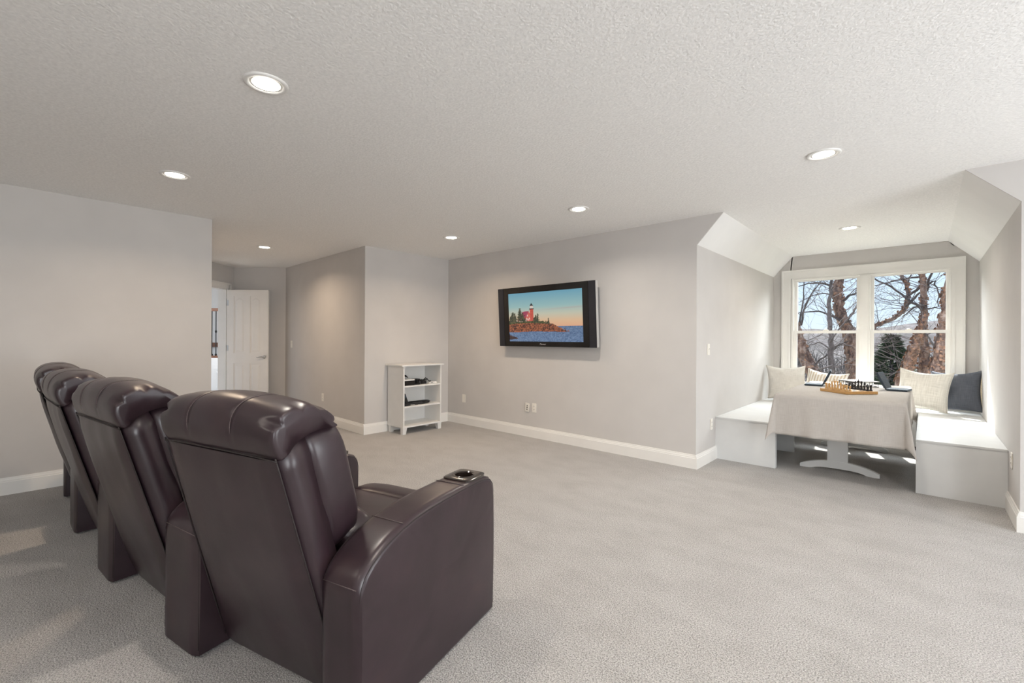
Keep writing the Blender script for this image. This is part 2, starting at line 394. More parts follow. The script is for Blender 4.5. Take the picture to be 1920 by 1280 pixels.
for x0, x1 in ((-1.372, -.626), (-.516, .230)):
    up = MB(); rectframe(up, x0, x1, RZ-.015, WZ1-.028, .036, YW+.060, YW+.098, .035, .02)
    us = up.build('upper_sash', 'trim', win)
    MB().box(x0+.034, x1-.034, YW+.076, YW+.081, RZ, WZ1-.04).build('pane', 'glass', us)
    lo = MB(); rectframe(lo, x0, x1, WZ0+.028, RZ+.02, .038, YW+.018, YW+.056, .075, .038)
    ls = lo.build('lower_sash', 'trim', win)
    MB().box(x0+.036, x1-.036, YW+.035, YW+.040, WZ0+.09, RZ-.01).build('pane', 'glass', ls)
    lk = MB(); xm = (x0+x1)/2
    lk.box(xm-.032, xm+.032, YW+.018, YW+.045, RZ+.02, RZ+.028); lk.lathe([(.013, 0), (.013, .012), (.008, .016)], 12, (xm, YW+.03, RZ+.026)); lk.box(xm-.004, xm+.03, YW+.012, YW+.022, RZ+.028, RZ+.036)
    lk.build('sash_lock', 'plate', ls)

# ------------------------------------------------------------------ hall door, its casing, landing beyond
m = MB()
dstrip(m, .118, .205, 0, 2.147, -.018, 0); dstrip(m, .95, 1.037, 0, 2.147, -.018, 0); dstrip(m, .118, 1.037, 2.06, 2.147, -.018, 0)
dstrip(m, .118, .140, 0, 2.147, -.028, -.018); dstrip(m, .118, 1.037, 2.125, 2.147, -.028, -.018)
dstrip(m, .20, .222, 0, 2.06, -.002, T+.01); dstrip(m, .93, .95, 0, 2.06, -.002, T+.01); dstrip(m, .20, .95, 2.038, 2.06, -.002, T+.01)
struct(m.build('trim_1', 'trim'))
hp = dw(.212, 0, -.02)
LD = Vector((.742, .671, 0))
door = frame('door_1', hp, math.atan2(LD.y, LD.x))
DWID, DH = .685, 2.035
rails = MB()          # stiles and rails leave four sunk fields
fields = [(.115, .305, .14, .82), (.385, .575, .14, .82), (.115, .305, .985, 1.93), (.385, .575, .985, 1.93)]
xs = [0, .115, .305, .385, .575, DWID]; zs = [.012, .14, .82, .985, 1.93, DH]
for i in range(5):
    for j in range(5):
        sunk = i in (1, 3) and j in (1, 3)
        rails.box(xs[i], xs[i+1], -.0175+(.009 if sunk else 0), .0175-(.009 if sunk else 0), zs[j], zs[j+1])
rails.build('door_leaf', 'door', door)
for x0, x1, z0, z1 in fields:
    pm = MB()
    pts = []
    top = z1 > 1.5
    def arch(x, ins):
        z = z1-ins
        if top: z -= .05*(1-math.cos(math.pi*((x-(x0+x1)/2)/((x1-x0)/2))))/2
        return z
    for ins, y in ((.028, -.0095), (.050, -.0165)):
        n = 10; r = [(x0+ins, y, z0+ins), (x1-ins, y, z0+ins)]
        for k in range(n+1):
            x = x1-ins-(x1-x0-2*ins)*k/n; r.append((x, y, arch(x, ins)))
        pts.append(r)
    pm.rings(pts); pm.build('door_panel', 'door', door)
hm = MB()
hx, hz = .625, .925
hm.xf(Matrix.Identity(4)); hm.lathe([(.028, 0), (.028, .006), (.020, .012), (.010, .014), (.010, .045)], 20)
hm.xf(Matrix.Translation((hx, -.0175, hz)) @ Matrix.Rotation(math.radians(90), 4, 'X'))
hm.tube([(hx, -.058, hz), (hx-.03, -.062, hz+.006), (hx-.06, -.062, hz+.002), (hx-.09, -.06, hz-.008), (hx-.112, -.058, hz-.002)], [.009, .010, .008, .007, .006], 8)
hm.build('door_handle', 'chrome', door, True)
for z in (.25, 1.07, 1.82):
    k = MB(); k.tube([(-.006, -.020, z-.045), (-.006, -.020, z+.045)], .007, 8); k.box(-.004, .03, -.0195, -.0175, z-.045, z+.045); k.build('hinge', 'chrome', door)

# landing: floor, walls, half wall with a railing
LA = Vector((-11.635, 2.943, 0)); LB = Vector((-11.487, 3.077, 0)); ldir = (LB-LA).normalized(); lnor = Vector((-ldir.y, ldir.x, 0))  # away from camera
def lp(s, o, z): p = LA+ldir*s+lnor*o; return (p.x, p.y, z)
def lbox(m, s0, s1, o0, o1, z0, z1): m.hexa([lp(s0, o0, z0), lp(s1, o0, z0), lp(s1, o1, z0), lp(s0, o1, z0), lp(s0, o0, z1), lp(s1, o0, z1), lp(s1, o1, z1), lp(s0, o1, z1)])
m = MB(); lbox(m, -1.6, 1.2, .02, .14, 0, .79); struct(m.build('wall_landing_half', 'hall'))
m = MB(); lbox(m, -4.6, 3.5, 2.6, 2.7, -.2, 3.2); struct(m.build('wall_landing_far', 'hall'))
m = MB(); lbox(m, 1.2, 1.3, -.2, 2.7, -.2, 3.2); struct(m.build('wall_landing_side', 'hall'))
m = MB(); lbox(m, -2.6, 3.2, -3.9, 2.6, -.1, -.005); struct(m.build('floor_landing', 'carpet'))
m = MB(); lbox(m, -4.6, 1.3, -2.3, 2.7, 3.1, 3.2); struct(m.build('ceiling_landing', 'hall'))
m = MB(); lbox(m, -4.4, 1.2, 2.54, 2.6, .98, 1.10); struct(m.build('trim_2', 'railwood'))
m = MB(); lbox(m, -1.6, 1.2, -.004, .02, .0, .02)
for s0, s1 in ((-.55, -.02), (.045, .57)):
    a, b = s0, s1
    m.hexa([lp(a, .02, .05), lp(b, .02, .05), lp(b, .0195, .05), lp(a, .0195, .05), lp(a, .02, .56), lp(b, .02, .56), lp(b, .0195, .56), lp(a, .0195, .56)])
    lbox(m, a, b, .005, .02, .05, .56)
struct(m.build('trim_3', 'trim'))
for s0, s1 in ((-.48, -.09), (.115, .50)):
    pm = MB(); pm.rings([[lp(s0, .005, .12), lp(s1, .005, .12), lp(s1, .005, .49), lp(s0, .005, .49)], [lp(s0+.035, -.012, .155), lp(s1-.035, -.012, .155), lp(s1-.035, -.012, .455), lp(s0+.035, -.012, .455)]])
    struct(pm.build('trim_4', 'trim'))
rl = thing('stair_railing', 'brown wooden stair railing with black iron balusters beyond the open door', 'railing')
m = MB(); lbox(m, -1.5, 1.2, .04, .11, 1.825, 1.895); m.bevel(.012).build('handrail', 'railwood', rl)
m = MB(); lbox(m, -1.5, 1.2, .03, .13, .79, .84); m.build('bottom_rail', 'railwood', rl)
for k in range(-8, 8):
    s = .058+k*.088
    m = MB(); c = lp(s, .075, 0)
    m.box(c[0]-.008, c[0]+.008, c[1]-.008, c[1]+.008, .84, 1.826)
    m.lathe([(.013, .84), (.022, .852), (.022, .868), (.009, .885)], 10, (c[0], c[1], 0))
    if k % 2 == 0: m.lathe([(.009, 1.34), (.020, 1.365), (.020, 1.385), (.009, 1.41)], 10, (c[0], c[1], 0))
    m.build('baluster', 'iron', rl)

# ------------------------------------------------------------------ recessed ceiling lights
LIGHTS = [((-2.29, .796), 'recessed ceiling light nearest the camera, above the near recliners'),
          ((-4.08, .798), 'recessed ceiling light above the far recliners by the left wall'),
          ((-6.44, 2.229), 'recessed ceiling light in the hall alcove outside the white door'),
          ((-4.13, 3.476), 'recessed ceiling light in front of the white bookcase'),
          ((-2.343, 3.478), 'recessed ceiling light in front of the screen wall, right of the television'),
          ((-.48, 3.482), 'large-looking recessed ceiling light just before the dormer'),
          ((-.585, 5.941), 'recessed ceiling light inside the dormer above the table')]
proto = None
def make_light():
    r = thing('recessed_light', '', 'ceiling light')
    MB().lathe([(.068, -.001), (.072, -.007), (.086, -.009), (.094, -.005), (.095, 0)], 36, cap=False).build('trim_ring', 'white', r, True)
    MB().lathe([(.069, -.002), (.066, -.0035), (.060, -.0035), (.060, -.002)], 36, cap=False).build('baffle', 'plate', r, True)
    MB().lathe([(.0605, -.003), (.045, -.006), (.02, -.0075), (.002, -.008)], 36, cap=True).build('lamp_lens', 'lampglow', r, True)
    return r
lampd = bpy.data.lights.new('lamp_glow', 'AREA'); lampd.shape = 'DISK'; lampd.size = .13; lampd.energy = LAMP_W; lampd.color = LAMP_COL; lampd.spread = math.radians(150)
for (x, y), lab in LIGHTS:
    r = make_light() if proto is None else dup(proto)
    if proto is None: proto = r
    r.location = (x, y, H); tag(r, lab, 'ceiling light', 'recessed ceiling lights')
warmd = lampd.copy(); warmd.color = (1, .77, .55); warmd.energy = LAMP_W*1.15
for (x, y), lab in LIGHTS + [((-.48, .8), ''), ((-.5, -1.7), ''), ((-2.3, -1.7), ''), ((1.6, 1.5), '')]:
    lo = bpy.data.objects.new('lamp_glow', warmd if x < -3.9 else lampd); COL.objects.link(lo); lo.location = (x, y, H-.012)

# ------------------------------------------------------------------ cover plates and switches
def plate(name, label, cat, loc, nrm, kind, tilt=0, group=None):
    """local frame: x across, y out of the wall (towards -y), z up"""
    t = thing(name, label, cat, loc, math.atan2(nrm[1], nrm[0])+math.pi/2, group)
    if tilt: t.rotation_euler[1] = tilt; t.rotation_euler[0] = .10
    MB().box(-.036, .036, -.006, 0, -.058, .058).bevel(.003).build('cover_plate', 'plate', t)
    if kind == 'switch':
        MB().box(-.012, .012, -.007, -.005, -.022, .022).build('switch_slot', 'plate', t)
        MB().hexa([(-.005, -.006, -.004), (.005, -.006, -.004), (.005, -.006, .008), (-.005, -.006, .008), (-.004, -.018, .008), (.004, -.018, .008), (.004, -.016, .014), (-.004, -.016, .014)]).build('toggle', 'plate', t)
    elif kind == 'outlet':
        for z in (-.021, .021):
            s = MB().box(-.016, .016, -.0085, -.005, z-.014, z+.014).bevel(.003).build('socket', 'plate', t)
            q = MB(); q.box(-.008, -.005, -.0088, -.008, z-.004, z+.006); q.box(.005, .008, -.0088, -.008, z-.004, z+.006); q.build('slot', 'black', s)
    elif kind == 'jack':
        for i, z in enumerate((-.026, 0, .022)):
            MB().box(-.007, .007, -.0075, -.005, z-.006, z+.006).build('jack', 'black' if i == 0 else 'iron', t)
    elif kind == 'blank':
        MB().box(-.016, .016, -.008, -.005, -.033, .033).bevel(.002).build('insert', 'plate', t)
    return t
plate('wall_outlet', 'cream blank cover plate low on screen wall beside the bookcase', 'outlet', (-4.977, Y1, .375), (0, -1), 'blank')
plate('media_plate', 'tilted media plate with dark jacks hanging loose below the television', 'wall plate', (-3.752, Y1-.012, .375), (0, -1), 'jack', .16)
plate('wall_outlet', 'straight white power outlet right of the tilted media plate', 'outlet', (-3.646, Y1, .376), (0, -1), 'outlet')
plate('light_switch', 'white toggle switch on the left wall of the dormer', 'switch', (DL, 4.77, 1.151), (1, 0), 'switch')
plate('wall_outlet', 'white outlet on dormer left wall beside the bench end', 'outlet', (DL, 4.868, .376), (1, 0), 'outlet')
plate('wall_outlet', 'white outlet on dormer right wall beside the right bench', 'outlet', (DR, 4.80, .40), (-1, 0), 'outlet')
plate('light_switch', 'cream switch on the beige hall wall right of the open door', 'switch', (-7.798, 3.128, 1.14), (-.03, -1), 'switch')
plate('wall_outlet', 'cream outlet low on the beige hall wall above the recliners', 'outlet', (-6.581, 3.093, .37), (-.03, -1), 'outlet')

# ------------------------------------------------------------------ television
tv = thing('television', 'wide black wall-mounted television showing a red lighthouse by the sea', 'television', (-3.4115, Y1-.10, 1.155), 0)
tilt = Matrix.Rotation(math.radians(3.5), 4, 'X')
TW, TH = .742, .745
def tvb(m): return m.xf(tilt)
tvb(MB().box(-TW+.02, TW-.02, .004, .062, .012, TH-.012)).build('housing', 'black', tv)
m = MB(); b = .075
m.box(-TW+.10, TW-.10, -.006, .006, 0, .062); m.box(-TW+.10, TW-.10, -.006, .006, TH-.075, TH)
m.box(-TW+.10, -TW+.176, -.006, .006, .062, TH-.075); m.box(TW-.176, TW-.10, -.006, .006, .062, TH-.075)
tvb(m).build('bezel', 'gloss', tv)
for s in (-1, 1):
    m = MB(); m.box(min(s*(TW-.096), s*TW), max(s*(TW-.096), s*TW), -.010, .012, 0, TH); tvb(m.bevel(.004)).build('speaker_panel', 'speaker', tv)
    m = MB(); m.box(min(s*TW, s*(TW+.006)), max(s*TW, s*(TW+.006)), -.006, .030, .004, TH-.004); tvb(m).build('edge_strip', 'silver', tv)
m = MB(); m.box(-.25, .25, .060, .075, .15, .6); tvb(m).build('mount_plate', 'black', tv)
for s in (-1, 1): MB().box(s*.16-.02, s*.16+.02, .06, .10, .1, .55).build('mount_arm', 'black', tv)
# the picture on the screen, painted per vertex
sx0, sx1, sz0, sz1 = -TW+.176, TW-.176, .062, TH-.075
NU, NV = 240, 150
def painting():
    u, v = np.meshgrid(np.linspace(0, 1, NU), np.linspace(0, 1, NV)); rng = np.random.default_rng(3)
    def L(c): return np.array(lin(c))
    def sm(n, p=0):
        a = rng.random((NV, NU))
        for _ in range(n): a = (a+np.roll(a, 1, 0)+np.roll(a, -1, 0)+np.roll(a, 1, 1)+np.roll(a, -1, 1))/5
        a = (a-a.mean())/a.std(); return a
    img = np.zeros((NV, NU, 3))
    stops = [(.30, (226, 172, 138)), (.42, (222, 186, 150)), (.56, (196, 196, 176)), (.72, (150, 186, 186)), (1.0, (104, 160, 182))]
    ps = [p for p, _ in stops]
    for c in range(3): img[..., c] = np.interp(v, ps, [L(s)[c] for _, s in stops])
    cl = np.exp(-((v-.615-.05*u)/.014)**2)*np.clip((u-.35)*2, 0, 1)*.5
    img = img*(1-cl[..., None])+L((176, 160, 156))*cl[..., None]
    n1, n2, n3 = sm(1), sm(3), sm(7)
    sea = v < .305
    wave = np.clip(.5+.22*n1+.12*sm(2), 0, 1)[..., None]
    seac = (L((66, 92, 130))*(1-wave)+L((128, 152, 184))*wave)*(1-.1*np.clip(v/.3, 0, 1))[..., None]
    img[sea] = seac[sea]
    def land(xs, ys_t, ys_b, c0, c1, nz):
        top = np.interp(u, xs, ys_t)+.008*n3; bot = np.interp(u, xs, ys_b)
        mk = (v < top) & (v > bot) & (u >= xs[0]) & (u <= xs[-1]); f = np.clip(.5+.35*nz, 0, 1)[..., None]
        img[mk] = (L(c0)*(1-f)+L(c1)*f)[mk]
    land([0, .1, .25, .4, .5, .6, .66, .72, .8, .84], [.40, .41, .41, .405, .40, .375, .32, .27, .225, .21], [.195, .19, .20, .205, .20, .195, .195, .19, .195, .20], (70, 44, 40), (176, 104, 72), n2)
    land([0, .1, .25, .4, .5, .6], [.42, .435, .44, .43, .41, .36], [.35, .375, .38, .375, .365, .35], (44, 58, 36), (92, 92, 60), n2)
    land([0, .04, .09, .13], [.13, .125, .09, .055], [.04, .04, .05, .05], (46, 36, 40), (86, 62, 60), n2)
    def poly(pts, c, tex=0):
        mk = np.zeros_like(u, bool); n = len(pts)
        for i in range(n):
            (xa, ya), (xb, yb) = pts[i], pts[(i+1) % n]
            if ya == yb: continue
            cr = ((ya > v) != (yb > v)) & (u < (xb-xa)*(v-ya)/(yb-ya)+xa); mk ^= cr
        img[mk] = (L(c)*(1+tex*n2[..., None]).clip(.4, 1.6))[mk]
    poly([(.205, .42), (.245, .53), (.295, .61), (.335, .53), (.345, .42)], (206, 104, 92), .12)
    poly([(.135, .48), (.21, .615), (.30, .625), (.25, .50)], (160, 66, 92), .08)
    poly([(.13, .42), (.14, .49), (.25, .50), (.25, .42)], (150, 74, 62), .12)
    poly([(.312, .42), (.312, .66), (.36, .66), (.362, .42)], (198, 88, 74), .10)
    poly([(.303, .655), (.303, .675), (.37, .675), (.37, .655)], (60, 50, 50))
    poly([(.316, .675), (.316, .73), (.356, .73), (.356, .675)], (214, 200, 190))
    poly([(.310, .728), (.336, .785), (.362, .728)], (40, 46, 50))
    for x, y in ((.275, .53), (.305, .47), (.265, .46), (.29, .45)): poly([(x-.007, y-.018), (x-.007, y+.018), (x+.007, y+.018), (x+.007, y-.018)], (232, 206, 196))
    for x, y in ((.235, .425), (.18, .42), (.10, .425), (.06, .415)): poly([(x-.03, y-.012), (x-.03, y+.012), (x+.03, y+.012), (x+.03, y-.012)], (186, 168, 150), .15)
    for cx, b, h, w in ((.03, .41, .12, .03), (.055, .41, .20, .045), (.085, .42, .17, .04), (.165, .45, .24, .045), (.20, .43, .16, .05), (.395, .41, .13, .022), (.42, .41, .16, .022), (.375, .41, .08, .03), (.565, .37, .10, .016), (.53, .37, .05, .012)):
        r = ((u-cx)/(w*(1.0-np.clip((v-b)/h, 0, 1)*.75)+1e-4)); mk = (np.abs(r) < 1+.35*n1) & (v > b-.02) & (v < b+h)
        f = np.clip(.4+.3*n2, 0, 1)[..., None]; img[mk] = (L((38, 52, 44))*(1-f)+L((98, 92, 66))*f)[mk]
    return np.clip(img, 0, 1)
pic = painting()
V = [(sx0+(sx1-sx0)*i/(NU-1), -.0005, sz0+(sz1-sz0)*j/(NV-1)) for j in range(NV) for i in range(NU)]
FC = [(j*NU+i, j*NU+i+1, (j+1)*NU+i+1, (j+1)*NU+i) for j in range(NV-1) for i in range(NU-1)]
me = bpy.data.meshes.new('screen'); me.from_pydata(V, [], FC); me.transform(tilt)
ca = me.color_attributes.new('picture', 'FLOAT_COLOR', 'POINT')
ca.data.foreach_set('color', np.concatenate([pic.reshape(-1, 3), np.ones((NU*NV, 1))], 1).astype(np.float32).ravel())
me.materials.append(M['screen']); so = bpy.data.objects.new('screen', me); COL.objects.link(so); so.parent = tv
fc = bpy.data.curves.new('brand_lettering', 'FONT'); fc.body = 'Pioneer'; fc.size = .030; fc.align_x = 'CENTER'; fc.shear = .25; fc.extrude = .0006
fo = bpy.data.objects.new('brand_lettering', fc); COL.objects.link(fo)
dg = bpy.context.evaluated_depsgraph_get(); fm = bpy.data.meshes.new_from_object(fo.evaluated_get(dg)); bpy.data.objects.remove(fo)
fm.transform(tilt @ Matrix.Translation((-.02, -.0068, .022)) @ Matrix.Rotation(math.radians(90), 4, 'X')); fm.materials.append(M['silver'])
fo = bpy.data.objects.new('brand_lettering', fm); COL.objects.link(fo); fo.parent = tv

# ------------------------------------------------------------------ bookcase and the gear on it
bc = thing('bookcase', 'small white open bookcase on tapered legs against the corner wall', 'bookcase', (X0+.02, 3.70, 0), 0)
BD, BW = .361, .3105     # depth (to +x), half width (y)
for s in (-1, 1):
    m = MB(); m.box(0, BD, min(s*BW, s*(BW-.018)), max(s*BW, s*(BW-.018)), .085, .882); m.build('side_panel', 'white', bc)
MB().box(.0, .006, -BW+.018, BW-.018, .10, .882).build('back_panel', 'white', bc)
MB().box(-.01, BD+.022, -BW-.034, BW+.034, .882, .90).bevel(.004).build('top_board', 'white', bc)
for z in (.342, .611): MB().box(.006, BD-.008, -BW+.018, BW-.018, z, z+.018).build('shelf', 'white', bc)
MB().box(.0, BD+.006, -BW-.008, BW+.008, .085, .105).bevel(.003).build('bottom_board', 'white', bc)
for x in (.02, BD-.06):
    for s in (-1, 1):
        yo, yi = s*(BW+.002), s*(BW-.062); yi2 = s*(BW-.046)
        MB().hexa([(x+.006, min(yo, yi2), 0), (x+.054, min(yo, yi2), 0), (x+.054, max(yo, yi2), 0), (x+.006, max(yo, yi2), 0), (x, min(yo, yi), .086), (x+.060, min(yo, yi), .086), (x+.060, max(yo, yi), .086), (x, max(yo, yi), .086)]).build('leg', 'white', bc)
bx = X0+.02
Z1, Z2 = .629, .360
t = thing('set_top_box', 'black media box with a pale lid at the left of the top shelf', 'media box', (bx+.24, 3.51, Z1+.0005))
MB().box(-.10, .10, -.105, .075, 0, .062).bevel(.005).build('housing', 'gloss', t); MB().box(-.098, .098, -.103, .073, .062, .078).bevel(.004).build('lid', 'white', t)
t = thing('headset', 'black curved headset lying on the media box', 'headset', (bx+.25, 3.475, Z1+.080))
m = MB(); m.tube([(.0, -.055, .006), (.0, -.04, .03), (0, -.01, .045), (0, .025, .04), (0, .06, .018)], [.010, .013, .015, .013, .004], 8); m.build('band', 'black', t, True)
MB().sellip((0, -.05, .010), (.018, .014, .010), .8, .8, 12, 8).build('ear_pad', 'black', t, True)
t = thing('camcorder', 'black camcorder standing mid-shelf beside the media box', 'camcorder', (bx+.26, 3.655, Z1+.0005))
MB().box(-.05, .05, -.05, .05, 0, .075).bevel(.010).build('housing', 'black', t, 40)
MB().lathe([(.03, 0), (.03, .035), (.026, .04), (.024, .03)], 16).xf(Matrix.Translation((.05, -.01, .042)) @ Matrix.Rotation(math.radians(90), 4, 'Y')).build('lens_barrel', 'gloss', t, True)
MB().box(-.03, .045, .05, .056, .01, .065).build('flip_screen', 'gloss', t)
random.seed(5)
def coil(r, loops, rad, wob, flat=1, z0=0, n=22, seed=0):
    rnd = random.Random(seed); pts = []
    a0 = [rnd.uniform(-wob, wob) for _ in range(loops)]; b0 = [rnd.uniform(-wob, wob) for _ in range(loops)]; h = [rnd.uniform(0, 1) for _ in range(loops)]
    for i in range(loops*n+1):
        q = i/n; k = min(int(q), loops-1); f = q-k; k2 = min(k+1, loops-1); a = a0[k]*(1-f)+a0[k2]*f; b = b0[k]*(1-f)+b0[k2]*f; hh = h[k]*(1-f)+h[k2]*f
        ang = 2*math.pi*q; pts.append((math.cos(ang)*(r+a)*flat, math.sin(ang)*(r+b)+a, z0+rad+hh*wob*1.3+.004*math.sin(ang*1.7)))
    return pts
t = thing('cable_tangle', 'tangled black power leads with plug on the top shelf', 'cable', (bx+.25, 3.79, Z1+.0005))
pts = [(x*.75, y*.8, .007+abs(z)) for x, y, z in coil(.055, 4, .005, .02, 1, .01, seed=4)]
MB().tube([(p[0]*.6, p[1], .008+.05*abs(math.sin(i*.11))) for i, p in enumerate(pts)], .005, 6).build('lead', 'cable', t, True)
MB().tube([(.02, -.06, .006), (.03, -.03, .05), (.03, .01, .082), (.02, .05, .06), (.0, .09, .03)], .006, 6).build('lead', 'cable', t, True)
MB().box(-.03, .03, -.045, .03, .0, .036).bevel(.005).build('power_brick', 'black', t); MB().box(.0, .022, .085, .115, .018, .036).bevel(.004).build('plug', 'black', t)
t = thing('router_box', 'flat white box at the right end of the top shelf', 'box', (bx+.24, 3.915, Z1+.0005))
MB().box(-.06, .07, -.07, .055, 0, .024).bevel(.004).build('housing', 'white', t); MB().box(.0702, .0712, -.05, -.01, .008, .016).build('port', 'black', t)
t = thing('cordless_phone', 'black cordless phone propped upright in its cradle on middle shelf', 'phone', (bx+.25, 3.475, Z2+.0005))
MB().hexa([(-.06, -.075, 0), (.06, -.075, 0), (.06, .075, 0), (-.06, .075, 0), (-.05, -.065, .045), (.05, -.065, .035), (.05, .065, .02), (-.05, .065, .03)]).bevel(.006).build('cradle', 'black', t)
hs = MB(); hs.box(-.012, .012, -.026, .026, 0, .14); hs.bevel(.007)
hs.xf(Matrix.Translation((.0, .045, .02)) @ Matrix.Rotation(math.radians(22), 4, 'X')).build('handset', 'black', t, 40)
sc = MB(); sc.box(.0121, .0128, -.018, .018, .085, .125); sc.xf(Matrix.Translation((.0, .045, .02)) @ Matrix.Rotation(math.radians(22), 4, 'X')).build('display', 'slate_plastic', t)
t = thing('cable_coil', 'thick black cable coiled flat on the middle shelf', 'cable', (bx+.20, 3.74, Z2+.0005))
MB().tube([(x*.72, y*1.35, z) for x, y, z in coil(.115, 5, .008, .012, 1, 0, seed=2)], .008, 8).build('cable_loop', 'cable', t, True)
MB().tube([(.07, -.10, .012), (.10, -.12, .010), (.115, -.09, .010)], [.008, .010, .010], 8).build('connector', 'black', t, True)

# ------------------------------------------------------------------ recliners
# profile of the chair in its own frame: x across, y forward, z up; y = 0 on the line of the arm backs
def seat_parts(root):
    b0, b1 = (.105, .03), (-.132, .893)           # rear line of the back, bottom and top
    def rear(z): f = (z-b0[1])/(b1[1]-b0[1]); return b0[0]+(b1[0]-b0[0])*f
    # frame: leaning slab, slightly narrower at the top
    rr = []
    for i in range(13):
        z = .03+(.905-.03)*i/12; y = rear(z); d = .115-.02*max(0, (z-.8)/.1)
        w = .335-.03*(z/.9); bul = .010*math.sin(math.pi*i/12)
        ring = []
        for (x, yy) in ((-w, 0), (-w*.5, -bul), (0, -bul*1.3), (w*.5, -bul), (w, 0), (w+.004, d*.5), (w-.004, d), (w*.5, d), (0, d), (-w*.5, d), (-w+.004, d), (-w-.004, d*.5)):
            ring.append((x, y+yy+(.012 if abs(x) > w-.001 and yy == 0 else 0), z+.055*max(0, yy/.115)*(i/12)**4))
        rr.append(ring)
    MB().rings(rr).build('back_frame', 'leather', root, True)
    # rear panel, a slab proud of the frame with rounded rim
    g = []
    NXp, NZp = 15, 15
    for i in range(NZp):
        z = .035+(.880-.035)*i/(NZp-1); row = []
        for j in range(NXp):
            q = j/(NXp-1)*2-1; w = .330-.030*(z/.9); e = min(1, (1-abs(q))*9, min(i, NZp-1-i)*.6+.15)
            e = max(e, 0)**.5
            wob = mnoise.noise(Vector((q*3, z*5, 1.3)))*.004
            row.append((q*w, rear(z)-.002-.016*e-.010*(1-q*q)*math.sin(math.pi*i/(NZp-1))+wob*e, z))
        g.append(row)
    m = MB(); m.rings(g, closed=False, cap=False); m.build('back_panel', 'leather', root, True)
    # piping between rear panel and side strip, seam under the head roll
    for s in (-1, 1):
        MB().tube([(s*(.336-.030*(z/.9)), rear(z)-.004, z) for z in [.05+.84*i/16 for i in range(17)]], .0028, 6).build('piping', 'seam', root, True)
    MB().tube([(x, b1[0]-.013+.012*abs(x/.31)**6, .890-.010*abs(x/.31)**5) for x in [-.31+.62*i/20 for i in range(21)]], .003, 6).build('seam', 'seam', root, True)
    # head roll: closed section swept across, gathered at the ends
    sec = [(-.132, .890), (-.152, .925), (-.160, .965), (-.152, 1.005), (-.128, 1.034), (-.09, 1.050), (-.04, 1.055), (.01, 1.046), (.055, 1.022), (.090, .990), (.102, .968), (.088, .960), (.05, .964), (.0, .960), (-.05, .946), (-.09, .922), (-.118, .892)]
    n = len(sec); fine = []
    for i in range(n):                              # smooth the section (closed Catmull-Rom)
        p0, p1, p2, p3 = (np.array(sec[(i+k-1) % n]) for k in range(4))
        for q in (0, .34, .67):
            fine.append(.5*((2*p1)+(-p0+p2)*q+(2*p0-5*p1+4*p2-p3)*q*q+(-p0+3*p1-3*p2+p3)*q**3))
    cen = np.array((-.03, .965)); rings = []; NX = 72
    for i in range(NX+1):
        a = i/NX*2-1; a = math.copysign(1-(1-abs(a))**1.5, a) if abs(a) > .0 else 0
        x = .316*a; sc = (1-abs(a)**7)**(1/3.2) if abs(a) < 1 else 0
        sc = .84+.16*sc if abs(a) < .9999 else .80
        ring = []
        for k, p in enumerate(fine):
            d = p-cen; ang = math.atan2(d[1], d[0])
            top = min(1, max(0, math.sin(ang)+.35))**.6
            rip = -top*.036*max(0, (abs(a)-.76)/.24)**1.3*max(0, math.sin(ang*7+.8))**5
            groove = sum(.006*math.exp(-((x-gx)/.006)**2) for gx in (-.12, .12))*top
            puff = .004*math.cos(x*13)*top+.004*mnoise.noise(Vector((x*6, ang*2, 3)))
            f = sc*(1+rip/.15)+(puff-groove)/.15
            lift = .018*(1-abs(a)**2)*top
            q = cen+d*f; ring.append((x, q[0], q[1]+lift-.010))
        rings.append(ring)
    MB().rings(rings).build('head_roll', 'leather', root, True)
    for gx in (-.12, .12):
        pts = []
        for p in fine[1:31]:
            d = p-cen; q = cen+d*(1-.002); pts.append((gx, q[0], q[1]+.004))
        MB().tube(pts, .0016, 5).build('stitch_line', 'thread', root, True)
    lean = Matrix.Rotation(math.atan2(.237, .863), 4, 'X')
    # front cushion of the back and the lumbar roll
    def wrinkle(mb, amp, sc, seed):
        for v in mb.b.verts:
            nn = mnoise.noise(v.co*sc+Vector((seed, 0, 0))); v.co += Vector((v.co.x, v.co.y-.1, v.co.z-.6)).normalized()*nn*amp
        return mb
    m = MB().sellip((0, .090, .745), (.322, .088, .245), .42, .36, 44, 26, lean)
    wrinkle(m, .012, 9, 1).build('back_cushion', 'leather', root, True)
    m = MB().sellip((0, .205, .535), (.325, .085, .095), .75, .45, 40, 16, lean)
    wrinkle(m, .016, 12, 5).build('lumbar_roll', 'leather', root, True)
    m = MB().sellip((0, .49, .40), (.328, .30, .085), .5, .3, 44, 14); wrinkle(m, .006, 8, 2).build('seat_cushion', 'leather', root, True)
    m = MB().sellip((0, .745, .335), (.325, .085, .160), .5, .5, 44, 18); wrinkle(m, .006, 8, 7).build('footrest_pad', 'leather', root, True)
    m = MB(); m.box(-.325, .325, .12, .80, .035, .30); m.build('base', 'seam', root)

